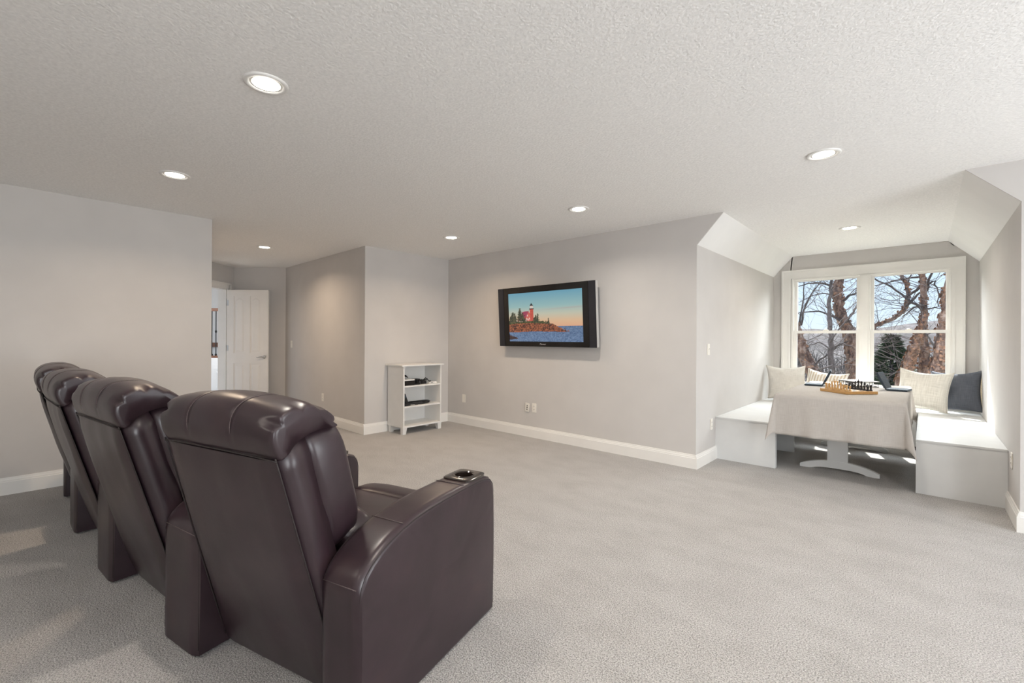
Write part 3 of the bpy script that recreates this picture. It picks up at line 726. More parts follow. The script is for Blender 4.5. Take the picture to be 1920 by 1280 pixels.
ARM = [(0, .012), (0, .30), (0, .455), (.006, .487), (.022, .515), (.05, .540), (.09, .565), (.14, .587), (.20, .606), (.27, .620), (.35, .629), (.45, .634), (.56, .635), (.68, .633), (.76, .628), (.80, .615), (.822, .590), (.83, .555), (.83, .30), (.83, .012)]
def refine(P, n):
    out = []
    for i in range(len(P)-1):
        a, b = Vector(P[i]), Vector(P[i+1]); L = (b-a).length; k = max(1, int(L/n))
        for q in range(k): out.append(tuple(a.lerp(b, q/k)))
    return out+[P[-1]]
ARM = refine(ARM, .022)
def arm_mesh(root, cx, cy, ang, wr, wf, o, oang):
    """armrest in world position (cx, cy, ang), expressed in the recliner's frame (o, oang); wr / wf width at rear / front"""
    loc = Vector((cx-o[0], cy-o[1], 0)); loc.rotate(Matrix.Rotation(-oang, 3, 'Z'))
    T4 = Matrix.Translation(loc) @ Matrix.Rotation(ang-oang, 4, 'Z')
    def w(y): return (wr+(wf-wr)*y/.83)/2
    rings = []; NA = 11
    def op(a, k, y, z):
        e = abs(a)**10; py, pz = y, z; ins = .016*e; cyy, czz = .415, .30; L = math.hypot(y-cyy, z-czz)
        py -= (y-cyy)/L*ins; pz -= (z-czz)/L*ins*(1 if z > .2 else 0)
        
        x = a*w(y)+(math.copysign(.006, a)*math.sin(math.pi*min(1, max(0, (pz-.02)/.58))) if abs(a) > .99 else 0)
        return (x, py, pz)
    for i in range(NA+1):
        a = i/NA*2-1
        rings.append([op(a, k, y, z) for k, (y, z) in enumerate(ARM)])
    def sidering(sg, f):
        r = []
        for k, (y, z) in enumerate(ARM):
            x, py, pz = op(sg, k, y, z); cy_, cz_ = .43, .28
            arc = math.atan2(pz-cz_, py-cy_)
            rip = .0038*math.sin(arc*46)*math.exp(-((f-.91)/.05)**2)*(1 if pz > .40 and py < .30 else .25 if pz > .45 else 0)
            r.append((x+sg*(.011*(1-f**3)+rip), cy_+(py-cy_)*f, max(.012, cz_+(pz-cz_)*f) if pz > .02 else .012+(cz_-.012)*(1-f)))
        return r
    FS = (.25, .55, .75, .85, .90, .94, .975)
    rings = [sidering(-1, f) for f in FS]+rings+[sidering(1, f) for f in FS[::-1]]
    m = MB(); m.rings(rings); arm = m.xf(T4).build('armrest', 'leather', root, 50)
    # cup hole and its holder
    c = MB().lathe([(.041, -.065), (.041, .06)], 28, (0, .700, .630)); c.xf(T4); cut(arm, c)
    cp = MB(); hw = min(w(.70)-.012, .072)
    sq = []
    for j in range(28):
        an = 2*math.pi*j/28; cc, ss = math.cos(an), math.sin(an); ex = .35
        sq.append((math.copysign(abs(cc)**ex, cc)*hw, .700+math.copysign(abs(ss)**ex, ss)*.078))
    circ = [(.041*math.cos(2*math.pi*j/28), .700+.041*math.sin(2*math.pi*j/28)) for j in range(28)]
    r_ = [[(x, y, .627) for x, y in sq], [(x, y, .6385) for x, y in sq], [(x*.95, .7+(y-.7)*.95, .6405) for x, y in sq],
          [(x*1.18, .7+(y-.7)*1.18, .6400) for x, y in circ], [(x*1.08, .7+(y-.7)*1.08, .6435) for x, y in circ], [(x*.98, .7+(y-.7)*.98, .640) for x, y in circ], [(x*.93, .7+(y-.7)*.93, .575) for x, y in circ], [(x*.05, .7+(y-.7)*.05, .573) for x, y in circ]]
    cp.rings(r_, True, False); cp.xf(T4).build('cup_holder', 'cup', arm, 40)
    for s in (-1, 1):
        MB().tube([op(s*.985, k, y, z) for k, (y, z) in enumerate(ARM) if 0 < k < len(ARM)-1], .0019, 5).xf(T4).build('piping', 'seam', arm, True)
    for yy, zz in ((.004, .478), (.215, .6095), (.588, .6355)):
        MB().tube([(-w(yy)+.010, yy, zz), (0, yy-.001, zz+.001), (w(yy)-.010, yy, zz)], .0016, 5).xf(T4).build('stitch_line', 'thread', arm, True)
    return arm
RC = [((-1.743, .576), 14.5, 'brown leather recliner nearest the camera, with the wide cup-holder end arm'),
      ((-2.685, .378), 7.5, 'second brown leather recliner from the camera, head roll partly behind the nearest'),
      ((-3.625, .283), 3.0, 'third brown leather recliner from the camera, narrow sliver of its back visible'),
      ((-4.56, .262), -1.0, 'farthest brown leather recliner, beside the left wall')]
ARMS = [(-2.212, .450, 10.7, .285, .17), (-3.163, .320, 5.2, .29, .17), (-4.080, .262, 1.2, .28, .17), (-4.985, .272, -1.5, .17, .165)]
rproto = None
for i, ((x, y), a, lab) in enumerate(RC):
    root = thing('recliner', lab, 'recliner', (x, y, 0), math.radians(a), 'row of theatre recliners')
    if rproto is None:
        seat_parts(root); rproto = root; kids = list(root.children)
    else:
        for k in kids:
            c = k.copy(); COL.objects.link(c); c.parent = root
    ax, ay, aa, wr, wf = ARMS[i]
    arm_mesh(root, ax, ay, math.radians(aa), wr, wf, (x, y), math.radians(a))
    if i == 0: arm_mesh(root, -1.345, .683, math.radians(14.5), .165, .165, (x, y), math.radians(a))

# ------------------------------------------------------------------ dormer benches
BH = .44
def bench(name, label, x0, x1, front_open):
    t = thing(name, label, 'bench', ((x0+x1)/2, 5.0, 0)); X = (x1-x0)/2
    MB().box(-X, X, -.008, 1.872, BH-.018, BH).bevel(.004).build('seat_board', 'bench', t)
    MB().box(-X, X-.001, .0, .02, 0, BH-.018).build('end_panel', 'bench', t)
    s = front_open
    for y in (.86, 1.83): MB().box(min(-X*s*.97, s*X), max(-X*s*.97, s*X), y, y+.03, 0, BH-.018).build('divider', 'bench', t)
    MB().box(min(s*(X-.02), s*X), max(s*(X-.02), s*X), .0201, .055, 0, BH-.018).build('front_stile', 'bench', t)
    MB().box(min(s*(X-.02), s*X), max(s*(X-.02), s*X), .055, 1.86, BH-.06, BH-.018).build('front_rail', 'bench', t)
    MB().box(min(-s*(X-.012), -s*X), max(-s*(X-.012), -s*X), .02, 1.86, 0, BH-.018).build('back_panel', 'bench', t)
    return t
bench('window_bench', 'white built-in bench along the left wall of the dormer', DL, -1.067, 1)
bench('window_bench', 'white built-in bench along the right wall of the dormer, patch of sun on it', -.045, DR, -1)
t = thing('window_bench', 'white bench under the window between the two side benches', 'bench', ((DL+DR)/2, 6.88, 0)); X = (DR-DL)/2
MB().box(-X, X, -.006, YW-6.88, BH-.018, BH).bevel(.004).build('seat_board', 'bench', t)
MB().box(-.50, .52, .012, .03, .05, BH-.018).build('front_panel', 'bench', t)
MB().box(-.50, .52, .06, .075, .0, .05).build('toe_gap_shade', 'black', t)  # black strip standing in for the shade in the toe gap

# ------------------------------------------------------------------ trestle table and cloth
TX0, TX1, TY0, TY1, TZ = -1.012, -.112, 4.772, 6.56, .745
tb = thing('trestle_table', 'white trestle table with arched feet between the benches', 'table', (-.600, 5.30, 0))
MB().box(TX0+.6+.01, TX1+.6-.01, TY0-5.30+.01, TY1-5.30-.01, TZ-.03, TZ).bevel(.004).build('tabletop', 'bench', tb)
for y in (-.02, 1.24):
    foot = []
    n = 14; L = .31
    for k in range(n+1):
        q = k/n*2-1; foot.append((q*L, y, .098-.066*abs(q)**2.2 if abs(q) < .93 else .030))
    low = []
    for k in range(n+1):
        q = 1-k/n*2; low.append((q*L, y, 0 if abs(q) > .72 else .028*(1-(abs(q)/.72)**4)))
    MB().prism(foot+low, (0, .045, 0)).build('foot', 'bench', tb)
    MB().box(-.085, .075, y+.004, y+.041, .09, TZ-.06).build('post', 'bench', tb)
    MB().box(-.30, .30, y+.004, y+.041, TZ-.07, TZ-.03).build('bearer', 'bench', tb)
MB().box(-.02, .02, .02, 1.25, .40, .52).build('stretcher', 'bench', tb)
# cloth
def cloth():
    x0, x1, y0, y1 = TX0-.004, TX1+.004, TY0-.004, TY1+.004; D = .375; z = TZ+.007
    st = .0187
    nx = int(round((x1-x0+2*D)/st)); ny = int(round((y1-y0+2*D)/st)); bm = bmesh.new(); uvl = bm.loops.layers.uv.new('UV'); grid = []
    for j in range(ny+1):
        row = []
        for i in range(nx+1):
            X = x0-D+(x1-x0+2*D)*i/nx; Y = y0-D+(y1-y0+2*D)*j/ny
            dx = X-min(max(X, x0), x1); dy = Y-min(max(Y, y0), y1)
            cx, cy = X-dx, Y-dy; r = math.hypot(dx, dy)
            if r < 1e-9: p = (cx, cy, z+.0006*mnoise.noise(Vector((X*6, Y*6, 0))))
            else:
                ux, uy = dx/r, dy/r; corner = 2*min(abs(ux), abs(uy)); side = 1-corner
                flare = .020+.10*corner**1.2
                if abs(dx) < 1e-9:
                    wv = .010*math.sin(X*17+1.0)*(r/D)**1.5+.006*math.sin(X*41)*(r/D)**2
                elif abs(dy) < 1e-9:
                    wv = .005*math.sin(Y*11+.5)*(r/D)**1.5
                else: wv = 0
                rr = min(r, .018); drop = max(0, r-.012); out = rr*.7+flare*drop+wv
                # fold the corner's spare cloth inwards into a soft cone
                th = math.atan2(uy, ux)
                zz = z-.004*min(1, r/.012)-drop*math.sqrt(max(.2, 1-flare*flare))*(1-.12*corner)
                p = (cx+ux*out, cy+uy*out, zz)
            row.append((bm.verts.new(p), (X, Y)))
        grid.append(row)
    for j in range(ny):
        for i in range(nx):
            q = [grid[j][i], grid[j][i+1], grid[j+1][i+1], grid[j+1][i]]
            f = bm.faces.new([a[0] for a in q]); f.smooth = True
            for lp_, a in zip(f.loops, q): lp_[uvl].uv = a[1]
    bmesh.ops.recalc_face_normals(bm, faces=bm.faces)
    me = bpy.data.meshes.new('tablecloth'); bm.to_mesh(me); bm.free(); me.materials.append(M['cloth'])
    o = bpy.data.objects.new('tablecloth', me); COL.objects.link(o)
    sm = o.modifiers.new('thick', 'SOLIDIFY'); sm.thickness = .0022; sm.offset = 1
    return o
tag(cloth(), 'pale beige linen cloth draped over the trestle table', 'tablecloth')
CZ = TZ+.0105

# ------------------------------------------------------------------ chess set
bang = math.radians(47); bcx, bcy = -.533, 5.355
cb = thing('chess_board', 'square bamboo chess board set diagonally on the tablecloth', 'chess board', (bcx, bcy, CZ), bang)
MB().box(-.158, .158, -.158, .158, 0, .026).bevel(.002).build('board_base', 'bamboo', cb)
sq = .0345
for i in range(8):
    for j in range(8):
        MB_ = None
l_me = MB().box(-sq/2, sq/2, -sq/2, sq/2, 0, .0012); lo_ = l_me.build('light_square', 'sq_light', cb)
d_me = MB().box(-sq/2, sq/2, -sq/2, sq/2, 0, .0012); do_ = d_me.build('dark_square', 'sq_dark', cb)
firstl = firstd = True
for i in range(8):
    for j in range(8):
        src = lo_ if (i+j) % 2 else do_
        if src is lo_ and firstl: o = lo_; firstl = False
        elif src is do_ and firstd: o = do_; firstd = False
        else: o = src.copy(); COL.objects.link(o); o.parent = cb
        o.location = ((i-3.5)*sq, (j-3.5)*sq, .026)
PROF = {
 'pawn': [(.0125, 0), (.0125, .004), (.010, .007), (.0055, .014), (.0045, .026), (.0085, .028), (.0055, .031), (.0085, .036), (.0085, .041), (.005, .046), (.0005, .047)],
 'rook': [(.0135, 0), (.0135, .005), (.0105, .009), (.0078, .018), (.0075, .036), (.0105, .040), (.0115, .043), (.0115, .053), (.0085, .053), (.0085, .049), (.0005, .049)],
 'bishop': [(.0135, 0), (.0135, .005), (.0105, .009), (.006, .022), (.0052, .042), (.0105, .045), (.006, .048), (.009, .056), (.0085, .064), (.004, .072), (.003, .074), (.0035, .077), (.0005, .079)],
 'queen': [(.0145, 0), (.0145, .006), (.011, .011), (.0068, .028), (.0058, .054), (.0115, .057), (.007, .061), (.0105, .075), (.009, .077), (.006, .076), (.004, .081), (.0005, .083)],
 'king': [(.0145, 0), (.0145, .006), (.011, .011), (.0070, .030), (.0062, .058), (.0120, .061), (.0075, .065), (.0105, .079), (.0085, .082), (.003, .084), (.0005, .085)],
 'knight': [(.0135, 0), (.0135, .005), (.0105, .009), (.0075, .016), (.0005, .017)]}
def piece(kind, material):
    nm = 'chess_'+kind; r = thing(nm, '', 'chess piece')
    MB().lathe(PROF[kind], 14).build('turned_body', material, r, 40)
    if kind == 'king':
        m = MB(); m.box(-.0018, .0018, -.0018, .0018, .084, .098); m.box(-.0055, .0055, -.0018, .0018, .089, .0925); m.build('cross', material, r)
    if kind == 'knight':
        prof = [(-.010, .012), (.010, .012), (.007, .024), (.003, .032), (.006, .036), (.013, .034), (.016, .039), (.010, .048), (.005, .056), (.001, .060), (-.001, .055), (-.008, .048), (-.011, .034)]
        MB().prism([(x, -.0055, z) for x, z in prof], (0, .011, 0)).bevel(.0015, 1).build('horse_head', material, r)
    if kind == 'rook':
        m = MB()
        for k in range(5):
            a = 2*math.pi*k/5; m.sellip((.0098*math.cos(a), .0098*math.sin(a), .0545), (.003, .003, .0025), .5, .5, 8, 4)
        m.build('battlement', material, r)
    if kind == 'queen':
        m = MB()
        for k in range(8):
            a = 2*math.pi*k/8; m.sellip((.0092*math.cos(a), .0092*math.sin(a), .0775), (.002, .002, .003), .8, .8, 6, 4)
        m.build('coronet', material, r)
    return r
back = ['rook', 'knight', 'bishop', 'queen', 'king', 'bishop', 'knight', 'rook']
ordinals = ['first', 'second', 'third', 'fourth', 'fifth', 'sixth', 'seventh', 'eighth']
desc = {'rook': '%s wooden castle-topped chess rook', 'knight': '%s wooden horse-head chess knight', 'bishop': '%s wooden pointed chess bishop', 'queen': 'tall %s wooden chess queen with coronet beside the %s king', 'king': 'tallest %s wooden chess king with a cross among the %s pieces'}
for side, material, colname in ((0, 'boxwood', 'pale'), (1, 'ebony', 'dark')):
    protos = {}
    for rank in (0, 1):
        for f in range(8):
            kind = back[f] if rank == 0 else 'pawn'
            ix = (rank if side == 0 else 7-rank)
            px, py = (ix-3.5)*sq, (f-3.5)*sq
            wx = bcx+px*math.cos(bang)-py*math.sin(bang); wy = bcy+px*math.sin(bang)+py*math.cos(bang)
            if kind not in protos: p = protos[kind] = piece(kind, material)
            else: p = dup(protos[kind])
            p.location = (wx, wy, CZ+.0273); p.rotation_euler = (0, 0, bang+(0 if side == 0 else math.pi))
            near = ('front corner of the board', 'left corner of the board') if side == 0 else ('right corner of the board', 'window side of the board')
            if kind == 'pawn': lab = '%s %s wooden chess pawn in its row, counted from the %s' % (ordinals[f], colname, near[0])
            elif kind in ('queen', 'king'): lab = desc[kind] % (colname, colname)
            else: lab = '%s, nearer the %s' % (desc[kind] % colname, near[0] if f < 4 else near[1])
            g = {'pawn': 'pawns', 'rook': 'rooks', 'knight': 'knights', 'bishop': 'bishops'}.get(kind)
            tag(p, lab, 'chess piece', '%s chess %s' % (colname, g) if g else None)

# ------------------------------------------------------------------ folding peg-board game cases, wire box
def game_case(label, loc, rz):
    """base lies towards +x, lid rises from the hinge at x = 0 leaning to -x"""
    t = thing('game_case', label, 'game', loc, rz, 'folding game cases')
    MB().box(0, .165, -.115, .115, 0, .018).bevel(.005).build('base_tray', 'slate_plastic', t)
    g = MB()
    for k in range(8): g.box(.018+k*.018, .020+k*.018, -.10, .10, .018, .0195)
    stuff(g.build('base_grid', 'black', t))
    L4 = Matrix.Translation((.0, 0, .016)) @ Matrix.Rotation(math.radians(-24), 4, 'Y')
    MB().box(-.006, .006, -.115, .115, 0, .175).bevel(.004).xf(L4).build('lid', 'slate_plastic', t)
    MB().box(-.013, -.006, -.105, .105, .012, .165).xf(L4).build('lid_back', 'slate_plastic', t)
    g = MB()
    for k in range(13): g.box(-.0145, -.013, -.10, .10, .018+k*.0112, .0215+k*.0112)
    for k in range(9): g.box(.006, .0075, -.10, .10, .02+k*.016, .022+k*.016)
    stuff(g.xf(L4).build('lid_ribs', 'black', t))
    MB().tube([(0, -.11, .014), (0, .11, .014)], .007, 8).build('hinge', 'black', t)
    return t
game_case('slate-blue folding game case standing open at the right of the table', (-.262, 5.93, CZ), math.radians(-8))
game_case('slate-blue folding game case standing open at the left, behind the chess board', (-.815, 5.96, CZ), math.radians(180+6))
t = thing('wire_box', 'low black wire box with a white lid behind the chess board', 'box', (-.525, 6.18, CZ), math.radians(40))
a = .125
MB().box(-a-.004, a+.004, -a-.004, a+.004, .055, .062).bevel(.002).build('lid', 'white', t)
m = MB(); rectframe_pts = [(-a, -a), (a, -a), (a, a), (-a, a)]
for z in (.004, .052): m.tube([(x, y, z) for x, y in rectframe_pts], .003, 6, closed=True)
m.build('wire_frame', 'iron', t)
for k in range(12):
    q = -a+2*a*(k+.5)/12
    for x, y in ((q, -a), (q, a), (-a, q), (a, q)): MB().tube([(x, y, .004), (x, y, .052)], .0018, 5, cap=False).build('wire', 'iron', t)

# ------------------------------------------------------------------ throw pillows
def pillow(name, label, w, h, d, loc, yaw, lean, material, roll=0, edge=None, seed=0):
    n = 30; bm = bmesh.new(); uvl = bm.loops.layers.uv.new('UV'); L = [[None]*(n+1) for _ in range(n+1)]; Bk = [[None]*(n+1) for _ in range(n+1)]
    for j in range(n+1):
        for i in range(n+1):
            u, v = i/n*2-1, j/n*2-1
            pin = 1-.10*(1-abs(u)**2)*abs(v)**3*1.0; pin2 = 1-.10*(1-abs(v)**2)*abs(u)**3
            x = u*w/2*pin2; z = v*h/2*pin
            t = d/2*((1-abs(u)**2.4)*(1-abs(v)**2.4))**.62
            ww = .012*mnoise.noise(Vector((u*2.2+seed, v*2.2, seed)))+.006*mnoise.noise(Vector((u*6+seed, v*6, 9)))
            k = min(1, (1-max(abs(u), abs(v)))*8)
            sag = -.02*(1-u*u)*(1 if v > 0 else 0)*v**2
            L[j][i] = bm.verts.new((x, -t+ww*k, z+sag))
            edgev = i in (0, n) or j in (0, n)
            Bk[j][i] = L[j][i] if edgev else bm.verts.new((x, t+ww*k, z+sag))
    for A, fl in ((L, False), (Bk, True)):
        for j in range(n):
            for i in range(n):
                q = [(A[j][i], i, j), (A[j][i+1], i+1, j), (A[j+1][i+1], i+1, j+1), (A[j+1][i], i, j+1)]
                if fl: q = q[::-1]
                f = bm.faces.new([a[0] for a in q]); f.smooth = True
                for lp_, a in zip(f.loops, q): lp_[uvl].uv = (a[1]/n, a[2]/n)
    bmesh.ops.recalc_face_normals(bm, faces=bm.faces)
    rim = [L[0][i].co.copy() for i in range(n+1)]+[L[j][n].co.copy() for j in range(1, n+1)]+[L[n][i].co.copy() for i in range(n-1, -1, -1)]+[L[j][0].co.copy() for j in range(n-1, 0, -1)]
    right = [L[j][n].co.copy() for j in range(n+1)]
    me = bpy.data.meshes.new('cushion_cover'); bm.to_mesh(me); bm.free(); me.materials.append(M[material])
    t = thing(name, label, 'pillow', loc); t.rotation_euler = (lean, roll, yaw)
    o = bpy.data.objects.new('cushion_cover', me); COL.objects.link(o); o.parent = t
    if edge == 'fringe':
        m = MB(); m.rings([[p+Vector((0, -.001, 0)) for p in right], [p+Vector((.020+.006*math.sin(i*1.9), .002+.004*math.sin(i*1.1), 0)) for i, p in enumerate(right)]], closed=False, cap=False)
        m.build('fringe', 'fringe', t)
    else: MB().tube(rim, .003, 6, closed=True).build('seam_edge', material, t, True)
    return t
pillow('throw_pillow', 'plain pale linen pillow in the left corner of the window bench', .47, .46, .16, (-1.37, 7.03, .685), math.radians(24), math.radians(-16), 'linen_pillow', seed=1)
pillow('throw_pillow', 'white pillow with tan stripes right of the plain linen pillow', .46, .42, .15, (-.955, 7.10, .660), math.radians(-8), math.radians(-24), 'striped_pillow', math.radians(6), seed=4)
pillow('throw_pillow', 'cream knitted pillow leaning on the window beside the slate pillow', .47, .47, .17, (-.005, 7.03, .690), math.radians(-8), math.radians(-18), 'knit_pillow', math.radians(5), seed=8)
pillow('throw_pillow', 'slate grey pillow with a cream fringed edge against the right wall', .44, .47, .15, (.27, 7.15, .690), math.radians(-16), math.radians(-14), 'slate_pillow', math.radians(-4), 'fringe', seed=12)

# ------------------------------------------------------------------ outdoors
def ray(u, v): return FW+RT*((u-960)/F)+UU*((CY-v)/F)
def at(u, v, y): d = ray(u, v); k = y/d.y; return Vector((0, 0, HC))+d*k
GZ = -3.1
m = MB(); m.prism([(-140, 7.9, GZ), (120, 7.9, GZ), (120, 90, GZ-2), (-140, 90, GZ-2)], (0, 0, -.2)); struct(m.build('ground_lawn', 'grass'))
# far wooded ridges
rnd = random.Random(11)
def ridge(name, y, h0, amp, seed, material):
    rows = []
    for yy, f in ((y-40, 0), (y-18, .55), (y, 1), (y+30, .5)):
        rows.append([(x, yy, GZ-2+(h0-GZ+2)*f+amp*f*mnoise.noise(Vector((x*.013+seed, seed, 0)))+.8*f*mnoise.noise(Vector((x*.22, seed, 4)))) for x in range(-260, 200, 3)])
    struct(MB().rings(rows, closed=False, cap=False).build(name, material, None, True))
ridge('hill_far', 230, 7.5, 9, 3.1, 'hill')
ridge('hill_near', 110, 1.0, 3.5, 7.7, 'hill')
def branch_rec(m, p, d, r, L, depth, rnd, lvl=0, maxl=3, nside=4):
    pts = [p]; rad = [r]; n = 4; q = p.copy(); dd = d.copy()
    for k in range(n):
        dd = (dd+Vector((rnd.gauss(0, .13), rnd.gauss(0, .13), rnd.gauss(.03, .11)))).normalized(); q = q+dd*(L/n); pts.append(q.copy()); rad.append(r*(1-.75*(k+1)/n))
        if lvl < maxl and rnd.random() < .85:
            sd = (dd+Vector((rnd.gauss(0, .6), rnd.gauss(0, .6), rnd.gauss(.15, .4)))).normalized()
            branch_rec(m, q.copy(), sd, max(.0022, rad[-1]*.6), L*rnd.uniform(.4, .65), depth, rnd, lvl+1, maxl, 3)
    m.tube(pts, rad, nside, cap=False)
# belt of bare woodland: too many stems to count
rnd = random.Random(21); m = MB()
for i in range(1500):
    y = rnd.uniform(26, 95); x = rnd.uniform(-.75*y-3, .22*y+3); gz = GZ-2*(y/90); h = rnd.uniform(2.4, 4.6)+max(0, (y-45)*.012); r = rnd.uniform(.025, .07)*(.6+y/80)
    p = Vector((x, y, gz)); top = p+Vector((rnd.gauss(0, .35), rnd.gauss(0, .3), h)); md = (p+top)/2+Vector((rnd.gauss(0, .1), 0, 0))
    m.tube([p, md, top], [r, r*.7, r*.15], 3, cap=False)
    for k in range(7):
        f = rnd.uniform(.3, .95); q = p.lerp(top, f); e_ = q+Vector((rnd.gauss(0, .6), rnd.gauss(0, .4), rnd.uniform(.4, 1.3))); m.tube([q, q.lerp(e_, .5)+Vector((0, 0, -.08)), e_], [r*.35, r*.25, r*.08], 3, cap=False)
wd = stuff(m.build('bare_woodland', 'woods')); tag(wd, 'belt of bare grey-brown woods beyond the window', 'woods')

def tree(name, label, cat, trunkpts, radii, material, limbs, tw, seed, peel=0, group=None):
    rnd = random.Random(seed); base = trunkpts[0]
    t = thing(name, label, cat, (base.x, base.y, base.z), 0, group); o = Vector((base.x, base.y, base.z))
    P = [p-o for p in trunkpts]
    # densify
    Q, RR = [], []
    for i in range(len(P)-1):
        for k in range(4):
            f = k/4; Q.append(P[i].lerp(P[i+1], f)+Vector((rnd.gauss(0, .01), rnd.gauss(0, .01), 0))); RR.append(radii[i]*(1-f)+radii[i+1]*f)
    Q.append(P[-1]); RR.append(radii[-1])
    tr = MB().tube(Q, RR, 12).build('trunk', material, t, True)
    if peel:
        m = MB()
        for k in range(peel):
            i = rnd.randrange(len(Q)-1); c = Q[i].lerp(Q[i+1], rnd.random()); a = rnd.uniform(0, 2*math.pi); r = RR[i]
            ax = Vector((math.cos(a), math.sin(a), 0)); tg = Vector((-ax.y, ax.x, 0)); w = rnd.uniform(.010, .030); h = rnd.uniform(.015, .055); lift = rnd.uniform(.006, .035)
            b0 = c+ax*r*.98
            v = [b0-tg*w, b0+tg*w*.2+ax*.01, b0+tg*w+ax*lift, b0-tg*w+UP*h, b0+tg*w*.2+ax*.012+UP*h, b0+tg*w*1.0+ax*lift*.9+UP*h*rnd.uniform(.5, 1)]
            vs = [m.b.verts.new(q) for q in v]; m.b.faces.new([vs[0], vs[1], vs[4], vs[3]]); m.b.faces.new([vs[1], vs[2], vs[5], vs[4]])
        stuff(m.build('bark_peel', 'peel', t))
    tm = MB()
    for (pts, r0, r1) in limbs:
        L = [p-o for p in pts]; n = len(L); rad = [r0+(r1-r0)*k/(n-1) for k in range(n)]
        fine, fr = [], []
        for i in range(n-1):
            for k in range(3): f = k/3; fine.append(L[i].lerp(L[i+1], f)+Vector((rnd.gauss(0, .008), 0, rnd.gauss(0, .008)))); fr.append(rad[i]*(1-f)+rad[i+1]*f)
        fine.append(L[-1]); fr.append(rad[-1])
        MB().tube(fine, fr, 6).build('branch', 'darkbark' if material == 'darkbark' or r0 < .035 else material, t, True)
        for i in range(1, len(fine)):
            if rnd.random() < tw:
                d = (fine[i]-fine[i-1]).normalized(); sd = (d+Vector((rnd.gauss(0, .55), rnd.gauss(0, .55), rnd.gauss(.1, .55)))).normalized()
                branch_rec(tm, fine[i], sd, max(.003, fr[i]*.42), rnd.uniform(.35, .9), 0, rnd, 0, 2, 4)
    for i in range(len(Q)):
        if rnd.random() < tw*.6:
            a = rnd.uniform(0, 2*math.pi); branch_rec(tm, Q[i], Vector((math.cos(a), math.sin(a)*.6, rnd.uniform(.0, .9))).normalized(), .010, rnd.uniform(.5, 1.3), 0, rnd, 0, 2, 4)
    if tm.b.verts: stuff(tm.build('twigs', 'twig', t))
    return t
def P_(pts, y): return [at(u, v, y) for u, v in pts]
def ground_to(p, dx=0): return Vector((p.x+dx, p.y, GZ-.1))
# river birches close to the window
tp = P_([(1604, 715), (1602, 680), (1598, 650), (1590, 622), (1580, 600), (1572, 575), (1570, 550), (1573, 525), (1572, 505)], 12.6); tp = [ground_to(tp[0], .1)]+tp+[tp[-1]+Vector((.1, 0, .7)), tp[-1]+Vector((.25, .1, 1.6))]
tree('birch_tree', 'peeling birch trunk curving up the left window, right of the dark stem', 'tree', tp, [.17, .16, .15, .14, .125, .115, .105, .10, .09, .085, .06, .02], 'bark',
     [(P_([(1578, 602), (1560, 592), (1535, 583), (1495, 587)], 12.4), .03, .010), (P_([(1572, 545), (1550, 533), (1525, 530), (1496, 537)], 12.7), .03, .010),
      (P_([(1581, 565), (1592, 553), (1607, 549), (1625, 540)], 12.3), .028, .010), (P_([(1584, 605), (1600, 585), (1612, 570), (1640, 540)], 12.2), .026, .010), (P_([(1572, 558), (1545, 549), (1520, 556), (1500, 566)], 12.9), .018, .006)], .5, 31, 260)
tp = P_([(1536, 716), (1524, 698), (1508, 668), (1496, 632), (1484, 596)], 11.5); tp = [ground_to(tp[0], .3)]+tp+[tp[-1]+Vector((-.3, 0, .9))]
tree('birch_tree', 'peeling birch trunk leaning left at the lower left of the window', 'tree', tp, [.17, .14, .135, .125, .11, .09, .02], 'bark',
     [(P_([(1520, 690), (1545, 668), (1570, 650), (1590, 640)], 11.4), .022, .008), (P_([(1503, 610), (1506, 580), (1520, 553), (1540, 526)], 11.3), .026, .008), (P_([(1497, 615), (1503, 580), (1508, 545), (1508, 520)], 11.6), .022, .007)], .5, 32, 160)
tp = P_([(1558, 712), (1560, 690), (1558, 650), (1555, 610), (1554, 570), (1558, 530), (1562, 500)], 10.6); tp = [ground_to(tp[0])]+tp+[tp[-1]+Vector((.05, 0, .8))]
tree('slender_tree', 'slender dark bare tree standing in the middle of the left window', 'tree', tp, [.07, .055, .052, .046, .040, .034, .026, .02, .008], 'darkbark',
     [(P_([(1558, 655), (1540, 642), (1520, 646), (1512, 658)], 10.5), .018, .006), (P_([(1558, 652), (1580, 643), (1600, 652)], 10.6), .016, .006), (P_([(1557, 640), (1575, 615), (1595, 590), (1607, 574)], 10.5), .018, .007), (P_([(1560, 685), (1535, 690), (1518, 706)], 10.4), .016, .005),
      (P_([(1556, 600), (1545, 580), (1538, 574)], 10.6), .010, .004)], .75, 33)
tp = P_([(1734, 712), (1733, 680), (1732, 640), (1733, 600), (1732, 560), (1730, 520), (1730, 495)], 12.0); tp = [ground_to(tp[0])]+tp+[tp[-1]+Vector((0, 0, .9)), tp[-1]+Vector((.1, .1, 1.8))]
tree('birch_tree', 'straight peeling birch trunk in the right window', 'tree', tp, [.13, .095, .09, .07, .058, .053, .05, .045, .035, .015], 'bark',
     [(P_([(1729, 580), (1700, 558), (1670, 537), (1638, 521)], 11.8), .026, .012), (P_([(1729, 518), (1700, 521), (1665, 529), (1637, 536)], 12.2), .022, .008), (P_([(1736, 545), (1742, 525), (1750, 508), (1755, 490)], 12.1), .028, .012),
      (P_([(1733, 572), (1712, 577), (1692, 593)], 11.9), .02, .008), (P_([(1730, 535), (1712, 548), (1700, 557)], 12.1), .03, .02), (P_([(1735, 580), (1752, 577), (1772, 577)], 11.9), .016, .006), (P_([(1738, 531), (1752, 527), (1759, 545), (1760, 575)], 12.0), .02, .008)], .55, 34, 240)
tp = P_([(1640, 611), (1655, 605), (1672, 598), (1690, 588), (1699, 575), (1702, 555), (1699, 535), (1690, 515)], 12.9)
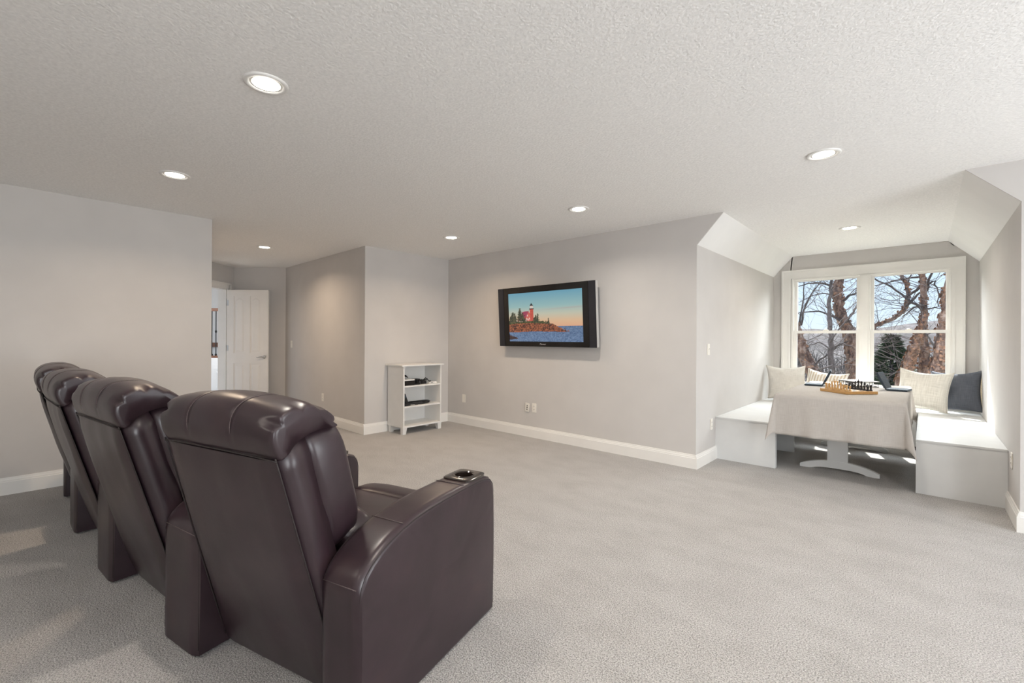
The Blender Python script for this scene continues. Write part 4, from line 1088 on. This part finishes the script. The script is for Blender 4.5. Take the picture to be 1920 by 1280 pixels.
tp = [ground_to(tp[0], -.6), tp[0]+Vector((-.45, 0, -1.4))]+tp+[tp[-1]+Vector((-.2, 0, .7))]
tree('birch_tree', 'bent pale birch limb rising across the right window from its mullion', 'tree', tp, [.07, .06, .042, .042, .042, .040, .038, .035, .032, .028, .010], 'bark',
     [(P_([(1699, 575), (1712, 562), (1725, 548)], 12.7), .03, .02), (P_([(1700, 535), (1706, 520), (1712, 505)], 12.9), .02, .008)], .4, 35, 170)
tp = P_([(1748, 714), (1758, 685), (1765, 650), (1770, 610), (1773, 570), (1777, 540)], 10.8); tp = [ground_to(tp[0], -.1)]+tp+[tp[-1]+Vector((.15, 0, 1.0))]
tree('birch_tree', 'ragged orange-brown birch trunk at the right edge of the window', 'tree', tp, [.13, .10, .095, .09, .08, .07, .06, .02], 'bark', [(P_([(1762, 668), (1745, 640), (1735, 622)], 10.8), .02, .008)], .4, 36, 420)
tp = P_([(1690, 716), (1700, 690), (1712, 660), (1720, 632)], 11.2); tp = [ground_to(tp[0], -.2)]+tp+[tp[-1]+Vector((.1, 0, .4))]
tree('birch_tree', 'reddish leaning birch trunk between the spruce and the straight birch', 'tree', tp, [.13, .095, .09, .08, .065, .03], 'bark', [(P_([(1700, 690), (1680, 676), (1655, 668), (1640, 662)], 11.2), .018, .006), (P_([(1697, 695), (1675, 700), (1655, 716)], 11), .014, .006)], .6, 37, 420)

# spruce
sb = at(1672, 700, 17); sb = Vector((sb.x, 17, GZ-.2)); tz = at(1678, 628, 17).z
sp = thing('spruce_tree', 'dark green spruce tree low in the right window', 'tree', tuple(sb))
hh = tz-sb.z
MB().tube([(0, 0, 0), (0, 0, hh*.6), (0, 0, hh)], [.14, .09, .01], 8).build('trunk', 'darkbark', sp, True)
rnd = random.Random(8); m = MB()
for k in range(2600):
    f = rnd.random()**.8; z = hh*(.12+.88*f); R_ = (1-f)*1.75+.06; a = rnd.uniform(0, 2*math.pi); q = R_*rnd.uniform(.25, 1.05)
    c = Vector((math.cos(a)*q, math.sin(a)*q, z-q*.28)); d = Vector((math.cos(a), math.sin(a), rnd.uniform(-.35, .45))).normalized(); s = Vector((-d.y, d.x, rnd.uniform(-.4, .4))).normalized(); L = rnd.uniform(.12, .28)
    v = [m.b.verts.new(p) for p in (c-s*.035, c+s*.035, c+d*L+UP*.02)]; m.b.faces.new(v)
    v = [m.b.verts.new(p) for p in (c-UP*.03, c+UP*.03, c+d*L*.9+s*.05)]; m.b.faces.new(v)
stuff(m.build('needle_foliage', 'needles', sp))
